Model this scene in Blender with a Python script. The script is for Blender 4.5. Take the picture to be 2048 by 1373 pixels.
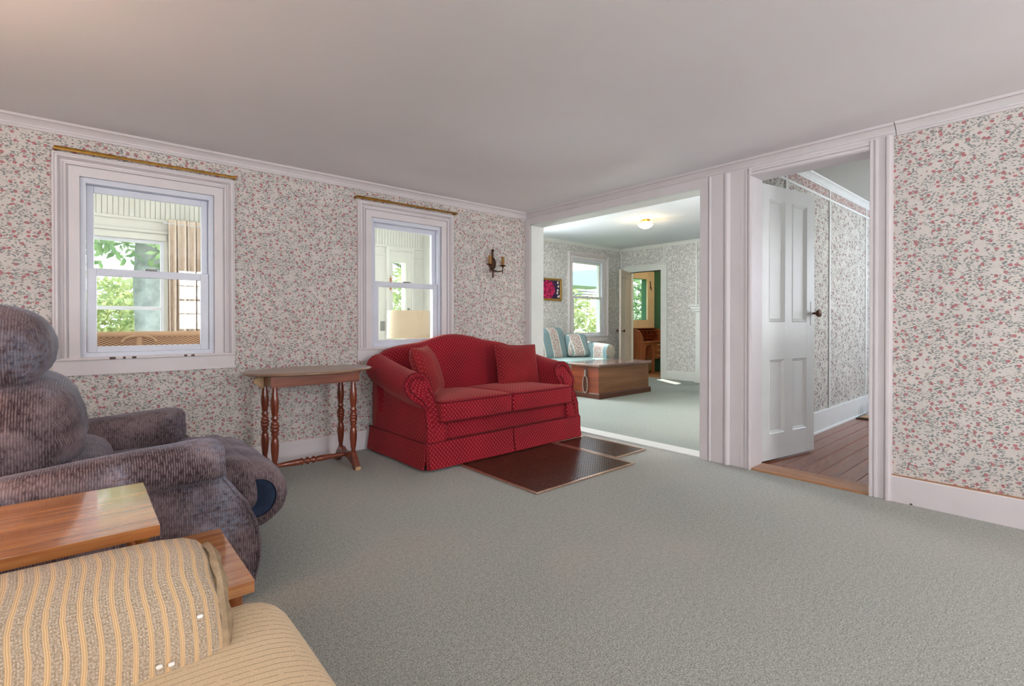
import bpy, bmesh, math, random
from mathutils import Vector, Matrix, noise
PI = math.pi
for o in list(bpy.data.objects): bpy.data.objects.remove(o)
SC = bpy.context.scene; COL = SC.collection
random.seed(7)

# ---------------------------------------------------------------- camera
CAMZ = 1.05; YAW = math.radians(40.8837); PITCH = math.radians(-0.3469); F = 997.544
cam = bpy.data.cameras.new('camera'); cam_o = bpy.data.objects.new('camera', cam); COL.objects.link(cam_o)
cam.sensor_width = 36.0; cam.lens = F / 2048 * 36
cam.shift_y = -(686.5 - 651.87) / 2048
cam_o.location = (0, 0, CAMZ); cam_o.rotation_euler = (PI / 2 + PITCH, 0, -YAW)
cam.clip_start = 0.02; SC.camera = cam_o
SC.view_settings.view_transform = 'Standard'; SC.view_settings.look = 'None'
SC.view_settings.exposure = 0.0; SC.view_settings.gamma = 1.0; SC.view_settings.use_curve_mapping = False

# ---------------------------------------------------------------- sky, sun, daylight and fill
W = bpy.data.worlds.new('sky'); SC.world = W; W.use_nodes = True
wn = W.node_tree; bg = wn.nodes['Background']
tcw = wn.nodes.new('ShaderNodeTexCoord'); sep = wn.nodes.new('ShaderNodeSeparateXYZ'); rmp = wn.nodes.new('ShaderNodeValToRGB')
wn.links.new(tcw.outputs['Generated'], sep.inputs[0]); wn.links.new(sep.outputs['Z'], rmp.inputs[0]); wn.links.new(rmp.outputs[0], bg.inputs[0])
rmp.color_ramp.elements[0].position = 0.0; rmp.color_ramp.elements[0].color = (0.93, 0.96, 1, 1)
rmp.color_ramp.elements[1].position = 0.8; rmp.color_ramp.elements[1].color = (0.62, 0.78, 1, 1)
bg.inputs[1].default_value = 3.2
def light(name, kind, loc, energy, color, size=(1, 1), aim=None, rad=0.1):
    l = bpy.data.lights.new(name, kind); l.energy = energy; l.color = color
    o = bpy.data.objects.new(name, l); COL.objects.link(o); o.location = loc
    if kind == 'AREA': l.shape = 'RECTANGLE'; l.size, l.size_y = size
    elif kind == 'POINT': l.shadow_soft_size = rad
    if aim is not None: o.rotation_euler = Vector(aim).to_track_quat('-Z', 'Y').to_euler()
    return o
sun = light('sun', 'SUN', (6, 12, 9), 14.0, (1, 0.95, 0.86), aim=(-0.38, -0.62, -0.70)); sun.data.angle = math.radians(0.6)
# area lights at unseen windows, mostly added to carry the rooms' brightness
light('daylight_back_window', 'AREA', (1.75, -2.8, 1.45), 76, (0.93, 0.96, 1), (0.9, 1.15), (0, 1, 0))
light('fill_back_window_far', 'AREA', (-0.9, -2.8, 1.45), 76, (0.95, 0.97, 1), (0.9, 1.15), (0, 1, 0))  # added fill, brightens the room from behind
light('fill_side_window', 'AREA', (-2.75, 0.4, 1.45), 70, (0.97, 0.97, 1), (0.9, 1.15), (1, 0, 0))  # added fill from an unseen left window
light('fill_room_2', 'AREA', (4.75, 6.45, 1.55), 165, (0.93, 0.97, 1), (0.8, 1.3), (0, -1, -0.15))  # added fill for the sitting room
light('fill_porch', 'AREA', (2.0, 6.6, 1.5), 210, (0.95, 0.98, 1), (1.4, 0.9), (0, -1, 0.15))  # added fill that brightens the porch
light('fill_porch_left', 'AREA', (-2.2, 6.6, 1.5), 180, (0.95, 0.98, 1), (1.3, 0.9), (0.3, -1, 0.15))  # more fill added on the porch
light('daylight_hall', 'AREA', (7.25, 0.0, 1.6), 26, (0.72, 0.83, 1), (0.6, 0.9), (0, 1, 0))
light('fill_hall_porch', 'AREA', (5.75, 0.0, 1.5), 15, (0.97, 0.98, 1), (0.9, 1.3), (0, 1, 0.1))  # fill added to brighten the hall

# ---------------------------------------------------------------- node helpers
def lin(c):
    return tuple((x / 12.92 if x <= 0.04045 else ((x + 0.055) / 1.055) ** 2.4) for x in [v / 255 for v in c]) + (1,)
class NT:
    def __init__(s, name, rough=0.6, spec=0.3):
        s.m = bpy.data.materials.new(name); s.m.use_nodes = True; s.t = s.m.node_tree
        s.b = s.t.nodes['Principled BSDF']; s.b.inputs['Roughness'].default_value = rough
        s.b.inputs['Specular IOR Level'].default_value = spec
        s.tc = s.t.nodes.new('ShaderNodeTexCoord')
    def n(s, typ, **kw):
        nd = s.t.nodes.new('ShaderNode' + typ)
        for k, v in kw.items(): setattr(nd, k, v)
        return nd
    def put(s, sock, v):
        if hasattr(v, 'is_linked') or hasattr(v, 'links'): s.t.links.new(v, sock)
        elif v is not None: sock.default_value = v
    def math(s, op, a, b=None, c=None, clamp=False):
        nd = s.n('Math', operation=op, use_clamp=clamp); s.put(nd.inputs[0], a)
        if b is not None: s.put(nd.inputs[1], b)
        if c is not None: s.put(nd.inputs[2], c)
        return nd.outputs[0]
    def mix(s, f, a, b, blend='MIX'):
        nd = s.n('Mix', data_type='RGBA', blend_type=blend); s.put(nd.inputs[0], f); s.put(nd.inputs[6], a); s.put(nd.inputs[7], b)
        return nd.outputs[2]
    def map(s, vec, scale=(1, 1, 1), rot=(0, 0, 0), loc=(0, 0, 0)):
        nd = s.n('Mapping'); s.put(nd.inputs[0], vec); nd.inputs['Scale'].default_value = scale; nd.inputs['Rotation'].default_value = rot; nd.inputs['Location'].default_value = loc
        return nd.outputs[0]
    def noise(s, vec, scale, detail=2, rough=0.5, dim='3D'):
        nd = s.n('TexNoise', noise_dimensions=dim); s.put(nd.inputs['Vector'], vec); nd.inputs['Scale'].default_value = scale; nd.inputs['Detail'].default_value = detail; nd.inputs['Roughness'].default_value = rough
        return nd.outputs
    def vor(s, vec, scale, rnd=1.0, dim='2D', feature='F1'):
        nd = s.n('TexVoronoi', voronoi_dimensions=dim, feature=feature); s.put(nd.inputs['Vector'], vec); nd.inputs['Scale'].default_value = scale; nd.inputs['Randomness'].default_value = rnd
        return nd.outputs
    def ramp(s, f, a, b):                      # smooth step from a to b
        nd = s.n('MapRange', interpolation_type='SMOOTHSTEP'); s.put(nd.inputs[0], f); nd.inputs[1].default_value = a; nd.inputs[2].default_value = b
        return nd.outputs[0]
    def sep(s, v):
        nd = s.n('SeparateXYZ'); s.put(nd.inputs[0], v); return nd.outputs
    def comb(s, x, y, z=0.0):
        nd = s.n('CombineXYZ'); s.put(nd.inputs[0], x); s.put(nd.inputs[1], y); s.put(nd.inputs[2], z); return nd.outputs[0]
    def bump(s, h, strength=0.3, dist=0.002):
        nd = s.n('Bump'); s.put(nd.inputs['Height'], h); nd.inputs['Strength'].default_value = strength; nd.inputs['Distance'].default_value = dist
        s.t.links.new(nd.outputs[0], s.b.inputs['Normal'])
    def col(s, v): s.put(s.b.inputs['Base Color'], v)
    @property
    def uv(s): return s.tc.outputs['UV']
    @property
    def ob(s): return s.tc.outputs['Object']

def m_plain(name, c, rough=0.6, spec=0.3, metal=0.0, var=0.06, bump=0.0, sc=8, emit=None):
    t = NT(name, rough, spec); base = lin(c); t.b.inputs['Metallic'].default_value = metal
    nz = t.noise(t.ob, sc, 3)[0]
    t.col(t.mix(t.ramp(nz, 0.3, 0.7), base, tuple(x * (1 - var) for x in base[:3]) + (1,)))
    if bump: t.bump(t.noise(t.ob, sc * 12, 3)[0], bump, 0.002)
    return t.m

def m_paint(name, c, chips=0.0, rough=0.42):
    t = NT(name, rough, 0.35); base = lin(c)
    nz = t.noise(t.ob, 5, 3)[0]
    col = t.mix(t.ramp(nz, 0.35, 0.75), base, tuple(x * 0.95 for x in base[:3]) + (1,))
    if chips:
        v = t.vor(t.map(t.ob, (1, 1, 1)), 7, 1.0, '3D')
        big = t.noise(t.ob, 40, 2)[0]
        d = t.math('ADD', v[0], t.math('MULTIPLY', big, 0.05))
        zz = t.sep(t.ob)[2]
        low = t.ramp(zz, 0.75, 0.05)
        f = t.math('MULTIPLY', t.ramp(d, 0.085, 0.055), t.math('MULTIPLY', low, chips))
        col = t.mix(f, col, lin((92, 78, 70)))
    t.col(col); t.bump(t.noise(t.map(t.ob, (30, 30, 4)), 3, 2)[0], 0.06, 0.002)
    return t.m

def m_wallpaper(name, bg, rose, leaf, leaf2, s=1.0, dense=1.0):
    t = NT(name, 0.75, 0.15); uv = t.uv
    warp = t.noise(uv, 60 * s, 2)[1]
    wv = t.n('VectorMath', operation='MULTIPLY_ADD'); t.put(wv.inputs[0], warp); wv.inputs[1].default_value = (0.009 / s,) * 3; t.put(wv.inputs[2], uv)
    w = wv.outputs[0]
    col = t.mix(t.ramp(t.noise(uv, 3, 2)[0], 0.3, 0.7), lin(bg), lin(tuple(x * 0.965 for x in bg)))
    # fine trailing stems
    st = t.noise(t.map(uv, (1, 1, 1)), 26 * s, 2)[0]
    stem = t.ramp(t.math('ABSOLUTE', t.math('SUBTRACT', st, 0.5)), 0.020, 0.004)
    br = t.ramp(t.noise(uv, 110 * s, 1)[0], 0.48, 0.56)
    col = t.mix(t.math('MULTIPLY', t.math('MULTIPLY', stem, br), 0.6), col, lin(leaf2))
    gate = t.ramp(t.noise(uv, 17 * s, 1)[0], 0.40, 0.50)
    for k, (rot, sx, sy, c, sc, th) in enumerate([(0.7, 1.0, 2.3, leaf, 52, 0.34), (-0.6, 1.0, 2.2, leaf2, 56, 0.32), (2.1, 1.0, 1.7, leaf, 36, 0.24)]):
        v = t.vor(t.map(w, (sx, sy, 1), (0, 0, rot), (k * 3.1, k, 0)), sc * s, 1.0)
        sel = t.math('GREATER_THAN', t.sep(v[1])[0], 0.35 if k < 2 else 0.6)
        f = t.math('MULTIPLY', t.ramp(v[0], th, th * 0.7), sel)
        f = t.math('MULTIPLY', f, gate if k < 2 else 1.0)
        col = t.mix(t.math('MULTIPLY', f, 0.85 * dense), col, lin(c))
    v = t.vor(t.map(w, (1, 1.12, 1)), 19.5 * s, 0.95)
    sel = t.math('GREATER_THAN', t.sep(v[1])[0], 0.2)
    f = t.math('MULTIPLY', t.ramp(v[0], 0.195, 0.150), sel)
    petals = t.noise(uv, 190 * s, 2)[0]
    rc = t.mix(t.ramp(petals, 0.42, 0.6), lin(rose), lin(tuple(min(255, x * 1.28) for x in rose)))
    col = t.mix(t.math('MULTIPLY', f, 0.9 * dense), col, rc)
    v2 = t.vor(t.map(w, (1, 1, 1), (0, 0, 0.5), (7, 3, 0)), 34 * s, 1.0)
    f2 = t.math('MULTIPLY', t.ramp(v2[0], 0.17, 0.12), t.math('GREATER_THAN', t.sep(v2[1])[1], 0.72))
    col = t.mix(t.math('MULTIPLY', f2, 0.8 * dense), col, lin(rose))
    t.col(col); return t.m

def m_carpet(name, c, c2):
    t = NT(name, 0.95, 0.05)
    n1 = t.noise(t.ob, 190, 3, 0.7)[0]; n2 = t.noise(t.ob, 1.1, 3)[0]; n3 = t.noise(t.map(t.ob, (1, 1, 1)), 55, 2)[0]
    col = t.mix(t.ramp(n1, 0.36, 0.66), lin(tuple(x * 0.70 for x in c)), lin(tuple(min(255, x * 1.2) for x in c)))
    col = t.mix(t.math('MULTIPLY', t.ramp(n2, 0.42, 0.7), 0.55), col, lin(c2), 'MIX')
    col = t.mix(0.25, col, t.mix(t.ramp(n3, 0.35, 0.65), lin(tuple(x * 0.85 for x in c)), lin(tuple(x * 1.1 for x in c))))
    t.col(col); t.bump(n1, 0.55, 0.004); t.b.inputs['Sheen Weight'].default_value = 0.15
    return t.m

def m_wood(name, c, c2, scale=1.0, rough=0.35, axis='x', spec=0.45, coat=0.0, bandw=1.0):
    t = NT(name, rough, spec)
    sc = {'x': (1.2, 16, 16), 'y': (16, 1.2, 16), 'z': (16, 16, 1.2)}[axis]
    v = t.map(t.ob, tuple(k * scale for k in sc))
    n1 = t.noise(v, 1.4, 4, 0.6)[0]; n2 = t.noise(t.map(v, (2, 6, 6) if axis == 'x' else (6, 6, 2) if axis == 'z' else (6, 2, 6)), 2.2, 3)[0]
    col = t.mix(t.ramp(n1, 0.35, 0.68), lin(c), lin(c2))
    col = t.mix(t.math('MULTIPLY', t.ramp(n2, 0.5, 0.75), 0.45), col, lin(tuple(x * 0.62 for x in c)))
    t.col(col); t.bump(n2, 0.05, 0.002)
    if coat: t.b.inputs['Coat Weight'].default_value = coat; t.b.inputs['Coat Roughness'].default_value = 0.08; t.b.inputs['Coat IOR'].default_value = 1.5 + 0.35 * coat
    return t.m

def m_red(name, base, dot, warm=None):
    t = NT(name, 0.85, 0.12); s = t.sep(t.uv)
    u = t.math('DIVIDE', s[0], 0.030); v = t.math('DIVIDE', s[1], 0.034)
    d = []
    for k in (0.0, 0.5):
        fu = t.math('SUBTRACT', t.math('FRACT', t.math('ADD', u, k)), 0.5); fv = t.math('SUBTRACT', t.math('FRACT', t.math('ADD', v, k)), 0.5)
        fu = t.math('MULTIPLY', fu, 0.030 / 0.0062); fv = t.math('MULTIPLY', fv, 0.034 / 0.0078)
        d.append(t.math('ADD', t.math('MULTIPLY', fu, fu), t.math('MULTIPLY', fv, fv)))
    f = t.ramp(t.math('MINIMUM', d[0], d[1]), 1.25, 0.55)
    weave = t.noise(t.uv, 420, 2)[0]
    c = t.mix(t.ramp(t.noise(t.ob, 3.0, 3)[0], 0.35, 0.7), lin(base), lin(tuple(min(255, x * 1.14) for x in base)))
    c = t.mix(t.math('MULTIPLY', f, 0.5), c, lin(dot))
    c = t.mix(t.math('MULTIPLY', t.ramp(weave, 0.4, 0.65), 0.2), c, lin(tuple(x * 0.7 for x in base)))
    t.col(c); t.bump(t.math('ADD', weave, t.math('MULTIPLY', f, 0.6)), 0.3, 0.0015)
    t.b.inputs['Sheen Weight'].default_value = 0.35; t.b.inputs['Sheen Tint'].default_value = lin((230, 150, 140))
    return t.m

def m_velour(name, dark, light, cool):
    t = NT(name, 0.8, 0.12); s = t.sep(t.uv)
    rib = t.math('ABSOLUTE', t.math('SUBTRACT', t.math('FRACT', t.math('DIVIDE', s[0], 0.0072)), 0.5))
    br = t.noise(t.map(t.uv, (1, 0.35, 1)), 130, 3, 0.65)[0]
    big = t.noise(t.map(t.ob, (1, 1, 1)), 4.5, 4, 0.6)[0]; big2 = t.noise(t.map(t.ob, (1, 1, 1), (0, 0, 0), (5, 2, 1)), 3.2, 3, 0.55)[0]
    c = t.mix(t.ramp(big, 0.40, 0.64), lin(dark), lin(light))
    fine = t.noise(t.map(t.ob, (1, 1, 2.5)), 28, 3, 0.6)[0]
    c = t.mix(t.math('MULTIPLY', t.math('MULTIPLY', t.ramp(big2, 0.48, 0.70), t.ramp(fine, 0.30, 0.62)), 0.55), c, lin(cool))
    k = t.math('MULTIPLY', t.ramp(rib, 0.05, 0.4), t.ramp(br, 0.35, 0.6))
    c = t.mix(t.math('MULTIPLY', k, 0.36), c, lin((168, 152, 150)))
    c = t.mix(t.math('MULTIPLY', t.ramp(br, 0.45, 0.3), 0.35), c, lin(tuple(x * 0.7 for x in dark)))
    t.col(c); t.bump(t.math('ADD', t.math('MULTIPLY', rib, 1.0), br), 0.3, 0.0015)
    t.b.inputs['Sheen Weight'].default_value = 0.3; t.b.inputs['Sheen Roughness'].default_value = 0.4; t.b.inputs['Sheen Tint'].default_value = lin((190, 195, 215))
    return t.m

def m_cream(name, per=0.0198, base=(206, 186, 158), rib=(212, 180, 134), dark=(138, 118, 94), thin=False):
    t = NT(name, 0.9, 0.08); s = t.sep(t.uv)
    u = t.math('DIVIDE', s[0], per); fr = t.math('FRACT', u)
    nb = t.noise(t.map(t.uv, (1, 1, 1)), 330, 3, 0.75)[0]
    c = t.mix(t.ramp(nb, 0.38, 0.62), lin(dark), lin(base))
    if thin:
        # groove lines, broken and irregular
        c = t.mix(t.math('MULTIPLY', t.ramp(nb, 0.3, 0.6), 0.65), lin(tuple(x * 0.9 for x in base)), lin(tuple(min(255, x * 1.06) for x in base)))
        g = t.math('MULTIPLY', t.ramp(t.math('ABSOLUTE', t.math('SUBTRACT', fr, 0.5)), 0.075, 0.02), t.ramp(t.noise(t.uv, 60, 2)[0], 0.34, 0.46))
        c = t.mix(t.math('MULTIPLY', g, 0.75), c, lin(dark)); h = t.math('SUBTRACT', t.math('MULTIPLY', nb, 0.5), g)
        t.col(c); t.bump(h, 0.5, 0.003)
    else:
        band = t.ramp(t.math('ABSOLUTE', t.math('SUBTRACT', fr, 0.5)), 0.19, 0.15)
        f3 = t.math('ABSOLUTE', t.math('SUBTRACT', t.math('FRACT', t.math('MULTIPLY', t.math('SUBTRACT', fr, 0.3), 7.0)), 0.5))
        rc = t.mix(t.ramp(f3, 0.2, 0.42), lin(rib), lin(tuple(x * 0.84 for x in rib)))
        knit = t.math('ABSOLUTE', t.math('SUBTRACT', t.math('FRACT', t.math('DIVIDE', s[1], 0.0052)), 0.5))
        kn2 = t.math('ABSOLUTE', t.math('SUBTRACT', t.math('FRACT', t.math('DIVIDE', s[0], 0.0040)), 0.5))
        kk = t.math('MULTIPLY', t.ramp(knit, 0.0, 0.3), t.ramp(kn2, 0.0, 0.3))
        c = t.mix(t.math('MULTIPLY', t.math('SUBTRACT', 1.0, kk), 0.30), c, lin(dark))
        c = t.mix(band, c, rc)
        t.col(c); t.bump(t.math('ADD', t.math('MULTIPLY', t.math('SUBTRACT', 1.0, band), t.math('ADD', nb, kk)), t.math('MULTIPLY', band, t.math('SUBTRACT', 0.3, t.math('MULTIPLY', f3, 0.5)))), 0.7, 0.003)
    t.b.inputs['Sheen Weight'].default_value = 0.2
    return t.m

def m_striped(name):
    t = NT(name, 0.8, 0.15); s = t.sep(t.uv); per = 0.36
    fr = t.math('FRACT', t.math('DIVIDE', s[0], per))
    vine = t.noise(t.uv, 45, 3)[0]; speck = t.noise(t.uv, 90, 2)[0]
    teal = t.mix(t.ramp(speck, 0.4, 0.65), lin((116, 140, 146)), lin((146, 166, 168)))
    flor = t.mix(t.ramp(vine, 0.46, 0.56), lin((205, 202, 196)), lin((176, 132, 126)))
    flor = t.mix(t.math('MULTIPLY', t.ramp(speck, 0.56, 0.64), 0.8), flor, lin((120, 140, 130)))
    edge = t.ramp(t.math('ABSOLUTE', t.math('SUBTRACT', t.math('ABSOLUTE', t.math('SUBTRACT', fr, 0.5)), 0.25)), 0.035, 0.02)
    c = t.mix(t.math('GREATER_THAN', t.math('ABSOLUTE', t.math('SUBTRACT', fr, 0.5)), 0.25), flor, teal)
    c = t.mix(edge, c, lin((215, 214, 206))); t.col(c); t.bump(speck, 0.2, 0.002)
    return t.m

def m_glass(name):
    m = bpy.data.materials.new(name); m.use_nodes = True; t = m.node_tree; t.nodes.remove(t.nodes['Principled BSDF'])
    tr = t.nodes.new('ShaderNodeBsdfTransparent'); gl = t.nodes.new('ShaderNodeBsdfGlossy'); gl.inputs['Roughness'].default_value = 0.0
    lw = t.nodes.new('ShaderNodeLayerWeight'); lw.inputs[0].default_value = 0.5
    pw = t.nodes.new('ShaderNodeMath'); pw.operation = 'POWER'; t.links.new(lw.outputs['Facing'], pw.inputs[0]); pw.inputs[1].default_value = 5.0
    fr = t.nodes.new('ShaderNodeMath'); fr.operation = 'MULTIPLY_ADD'; t.links.new(pw.outputs[0], fr.inputs[0]); fr.inputs[1].default_value = 0.9; fr.inputs[2].default_value = 0.035; mx = t.nodes.new('ShaderNodeMixShader')
    tr.inputs[0].default_value = (0.97, 0.985, 0.98, 1)
    t.links.new(fr.outputs[0], mx.inputs[0]); t.links.new(tr.outputs[0], mx.inputs[1]); t.links.new(gl.outputs[0], mx.inputs[2])
    t.links.new(mx.outputs[0], t.nodes['Material Output'].inputs[0]); return m

def m_leaf(name, a, b):
    t = NT(name, 0.6, 0.3)
    c = t.mix(t.ramp(t.noise(t.ob, 3.5, 3)[0], 0.35, 0.65), lin(a), lin(b)); t.col(c)
    t.b.inputs['Subsurface Weight'].default_value = 0.0
    tr = t.n('BsdfTranslucent'); t.put(tr.inputs[0], c); mx = t.n('MixShader'); mx.inputs[0].default_value = 0.45
    t.t.links.new(t.b.outputs[0], mx.inputs[1]); t.t.links.new(tr.outputs[0], mx.inputs[2]); t.t.links.new(mx.outputs[0], t.t.nodes['Material Output'].inputs[0])
    return t.m

def m_weave(name, a, b):
    t = NT(name, 0.6, 0.2); s = t.sep(t.uv)
    fu = t.math('FRACT', t.math('DIVIDE', s[0], 0.034)); fv = t.math('FRACT', t.math('DIVIDE', s[1], 0.016))
    k = t.math('MULTIPLY', t.math('SINE', t.math('MULTIPLY', fu, 6.283)), t.math('SINE', t.math('MULTIPLY', fv, 6.283)))
    f = t.ramp(k, -0.5, 0.5); t.col(t.mix(f, lin(a), lin(b))); t.bump(f, 0.8, 0.004)
    return t.m

def m_picture(name):
    t = NT(name, 0.5, 0.2); s = t.sep(t.uv)
    # flower bunch: a disc of blooms round the centre of the canvas
    cx = t.math('SUBTRACT', s[0], 6.19); cz = t.math('SUBTRACT', s[1], 1.63)
    r = t.math('SQRT', t.math('ADD', t.math('MULTIPLY', cx, cx), t.math('MULTIPLY', cz, cz)))
    nz = t.noise(t.uv, 14, 3)[0]; v = t.vor(t.uv, 17, 1.0)
    f = t.ramp(t.math('ADD', r, t.math('MULTIPLY', nz, 0.10)), 0.235, 0.20)
    c = t.mix(f, lin((48, 36, 72)), t.mix(t.ramp(v[0], 0.15, 0.6), lin((214, 48, 100)), lin((140, 26, 70))))
    w = t.math('MULTIPLY', t.ramp(v[0], 0.42, 0.32), t.math('MULTIPLY', t.ramp(r, 0.16, 0.2), t.math('GREATER_THAN', t.sep(v[1])[1], 0.62)))
    t.col(t.mix(w, c, lin((224, 214, 200)))); return t.m

M = dict(
    trim=m_paint('painted_trim', (224, 218, 220)), trim_worn=m_paint('painted_trim_chipped', (223, 216, 218), 1.0),
    white=m_paint('white_paint', (226, 229, 226)), vinyl=m_plain('vinyl_sash', (222, 226, 238), 0.35, 0.4),
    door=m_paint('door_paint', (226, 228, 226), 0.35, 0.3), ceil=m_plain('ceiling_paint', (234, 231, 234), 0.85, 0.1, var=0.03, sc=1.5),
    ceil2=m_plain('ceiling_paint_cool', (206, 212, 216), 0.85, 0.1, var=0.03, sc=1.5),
    porch=m_plain('porch_paint', (224, 224, 218), 0.55, 0.3, var=0.04), creamwall=m_plain('plain_wall_paint', (206, 200, 196), 0.8, 0.1),
    paper=m_wallpaper('rose_wallpaper', (218, 211, 205), (160, 100, 104), (112, 122, 124), (140, 142, 136)),
    paper2=m_wallpaper('rose_wallpaper_sitting', (232, 232, 230), (160, 132, 134), (112, 118, 120), (140, 140, 136), 1.0, 0.95),
    paper3=m_wallpaper('hall_wallpaper', (205, 202, 192), (124, 96, 102), (112, 104, 108), (138, 134, 130), 0.5, 0.85),
    border=m_wallpaper('hall_border', (200, 186, 178), (150, 84, 84), (92, 78, 84), (120, 112, 110), 0.8, 1.0),
    carpet=m_carpet('green_grey_carpet', (163, 166, 159), (172, 168, 158)), carpet2=m_carpet('green_grey_carpet_sitting', (148, 158, 151), (156, 162, 154)),
    red=m_red('red_dotted_fabric', (128, 16, 32), (196, 84, 88)), redp=m_red('faded_red_fabric', (126, 28, 36), (172, 74, 68)),
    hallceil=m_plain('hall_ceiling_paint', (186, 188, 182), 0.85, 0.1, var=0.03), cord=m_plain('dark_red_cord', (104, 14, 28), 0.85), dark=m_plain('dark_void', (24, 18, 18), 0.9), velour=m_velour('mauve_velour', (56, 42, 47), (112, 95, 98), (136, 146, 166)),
    navy=m_plain('navy_velour', (44, 54, 74), 0.85, 0.1, var=0.4, sc=18, bump=0.3),
    cream=m_cream('cream_ribbed_fabric', base=(218, 198, 176), rib=(218, 182, 138), dark=(164, 142, 114)), cream2=m_cream('cream_seat_fabric', 0.0165, (222, 196, 156), dark=(150, 122, 84), thin=True),
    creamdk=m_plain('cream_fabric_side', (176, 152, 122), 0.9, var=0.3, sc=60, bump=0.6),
    walnut=m_wood('walnut_laminate', (178, 112, 62), (206, 142, 86), 1.6, 0.14, 'x', 0.6, 1.0), walnut_d=m_wood('walnut_edge', (134, 76, 38), (158, 94, 50), 1.6, 0.3, 'x'),
    mahog=m_wood('mahogany', (104, 42, 24), (132, 62, 38), 1.3, 0.25, 'z', 0.5, 0.4), mahogx=m_wood('mahogany_long_grain', (112, 48, 30), (140, 70, 46), 1.0, 0.25, 'x', 0.5, 0.4),
    mtop=m_wood('table_top_wood', (134, 104, 84), (158, 124, 100), 1.0, 0.28, 'x', 0.5, 0.3), tan=m_plain('pale_raw_wood', (206, 170, 128), 0.6, var=0.2),
    brass=m_plain('aged_brass', (168, 124, 56), 0.32, 0.5, 0.85, 0.3, sc=30), bronze=m_plain('dark_bronze', (88, 56, 38), 0.4, 0.5, 0.6, 0.4, sc=60),
    candle=m_plain('amber_candle_sleeve', (168, 124, 70), 0.55, var=0.3, sc=40), iron=m_plain('black_iron', (54, 48, 46), 0.45, 0.4, 0.5),
    grille=m_plain('brown_grille_enamel', (92, 62, 48), 0.24, 0.6, 0.35, 0.2, sc=30), grille_f=m_plain('grille_frame', (196, 164, 144), 0.18, 0.7, 0.7, 0.2, sc=30),
    plank=m_wood('red_brown_floorboard', (132, 70, 46), (158, 92, 62), 0.6, 0.24, 'x', 0.5, 0.15), thresh=m_wood('threshold_wood', (168, 118, 82), (190, 140, 102), 1.0, 0.35, 'y'),
    chest=m_wood('chest_front_wood', (122, 84, 56), (140, 100, 68), 0.5, 0.4, 'x'), chestend=m_wood('chest_end_wood', (120, 52, 30), (142, 68, 40), 0.7, 0.3, 'y', 0.5, 0.3), chestdk=m_wood('chest_moulding_wood', (84, 50, 38), (100, 62, 48), 0.7, 0.3, 'x'),
    lid=m_wood('chest_lid_wood', (108, 80, 72), (128, 96, 84), 0.7, 0.2, 'x', 0.5, 0.4), rope=m_plain('grey_rope', (158, 138, 128), 0.8, var=0.3, sc=80, bump=0.5),
    stripe=m_striped('striped_floral_fabric'), teal=m_plain('teal_fabric', (158, 182, 180), 0.85, var=0.12, bump=0.3, sc=14),
    floral=m_wallpaper('floral_skirt_fabric', (196, 190, 176), (150, 116, 110), (96, 110, 104), (120, 124, 116), 1.6),
    desk=m_wood('oak_desk', (148, 84, 50), (168, 100, 62), 0.8, 0.35, 'z'), deskin=m_wood('oak_desk_inside', (130, 56, 26), (150, 70, 36), 0.8, 0.4, 'x'),
    peach=m_plain('peach_door_paint', (236, 206, 170), 0.5), green=m_plain('green_wall_paint', (78, 124, 96), 0.8), beige=m_plain('beige_door_paint', (196, 184, 172), 0.5),
    glass=m_glass('window_glass'), goldframe=m_plain('gilt_frame', (176, 138, 66), 0.4, 0.4, 0.5, 0.3, sc=40), picture=m_picture('flower_painting'),
    curtain=m_plain('beige_curtain', (236, 220, 206), 0.85, var=0.1, sc=20), shade=m_plain('linen_lampshade', (200, 180, 154), 0.8), metal=m_plain('brushed_steel', (150, 150, 148), 0.4, 0.5, 0.7),
    wicker=m_weave('wicker_weave', (120, 82, 58), (206, 164, 126)), wick=m_plain('wicker_pole', (190, 150, 116), 0.5, bump=0.3), bark=m_plain('tree_bark', (150, 156, 158), 0.9, var=0.4, bump=1.0, sc=6),
    leafa=m_leaf('leaf_green', (112, 146, 104), (168, 194, 142)), leafb=m_leaf('leaf_yellow_green', (158, 176, 118), (214, 218, 164)), grass=m_plain('lawn', (120, 140, 80), 0.9, var=0.3),
    roof=m_plain('grey_eave_paint', (168, 184, 184), 0.7), barn=m_plain('red_barn_siding', (150, 62, 52), 0.8), rust=m_plain('rust_beads', (186, 110, 62), 0.6, var=0.4, sc=90), pfloor=m_plain('porch_floor_paint', (150, 148, 142), 0.6),
    plate=m_plain('grey_plate', (140, 142, 140), 0.5), snow=m_plain('popcorn_fluff', (240, 234, 226), 0.9),
)
def m_emit(name, c, st):
    m = bpy.data.materials.new(name); m.use_nodes = True; b = m.node_tree.nodes['Principled BSDF']
    b.inputs['Base Color'].default_value = lin(c); b.inputs['Emission Color'].default_value = lin(c); b.inputs['Emission Strength'].default_value = st; return m
M['globe'] = m_emit('lit_glass_globe', (255, 226, 170), 3.2)
M['litshade'] = m_emit('lit_lampshade', (255, 196, 130), 2.0)

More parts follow.
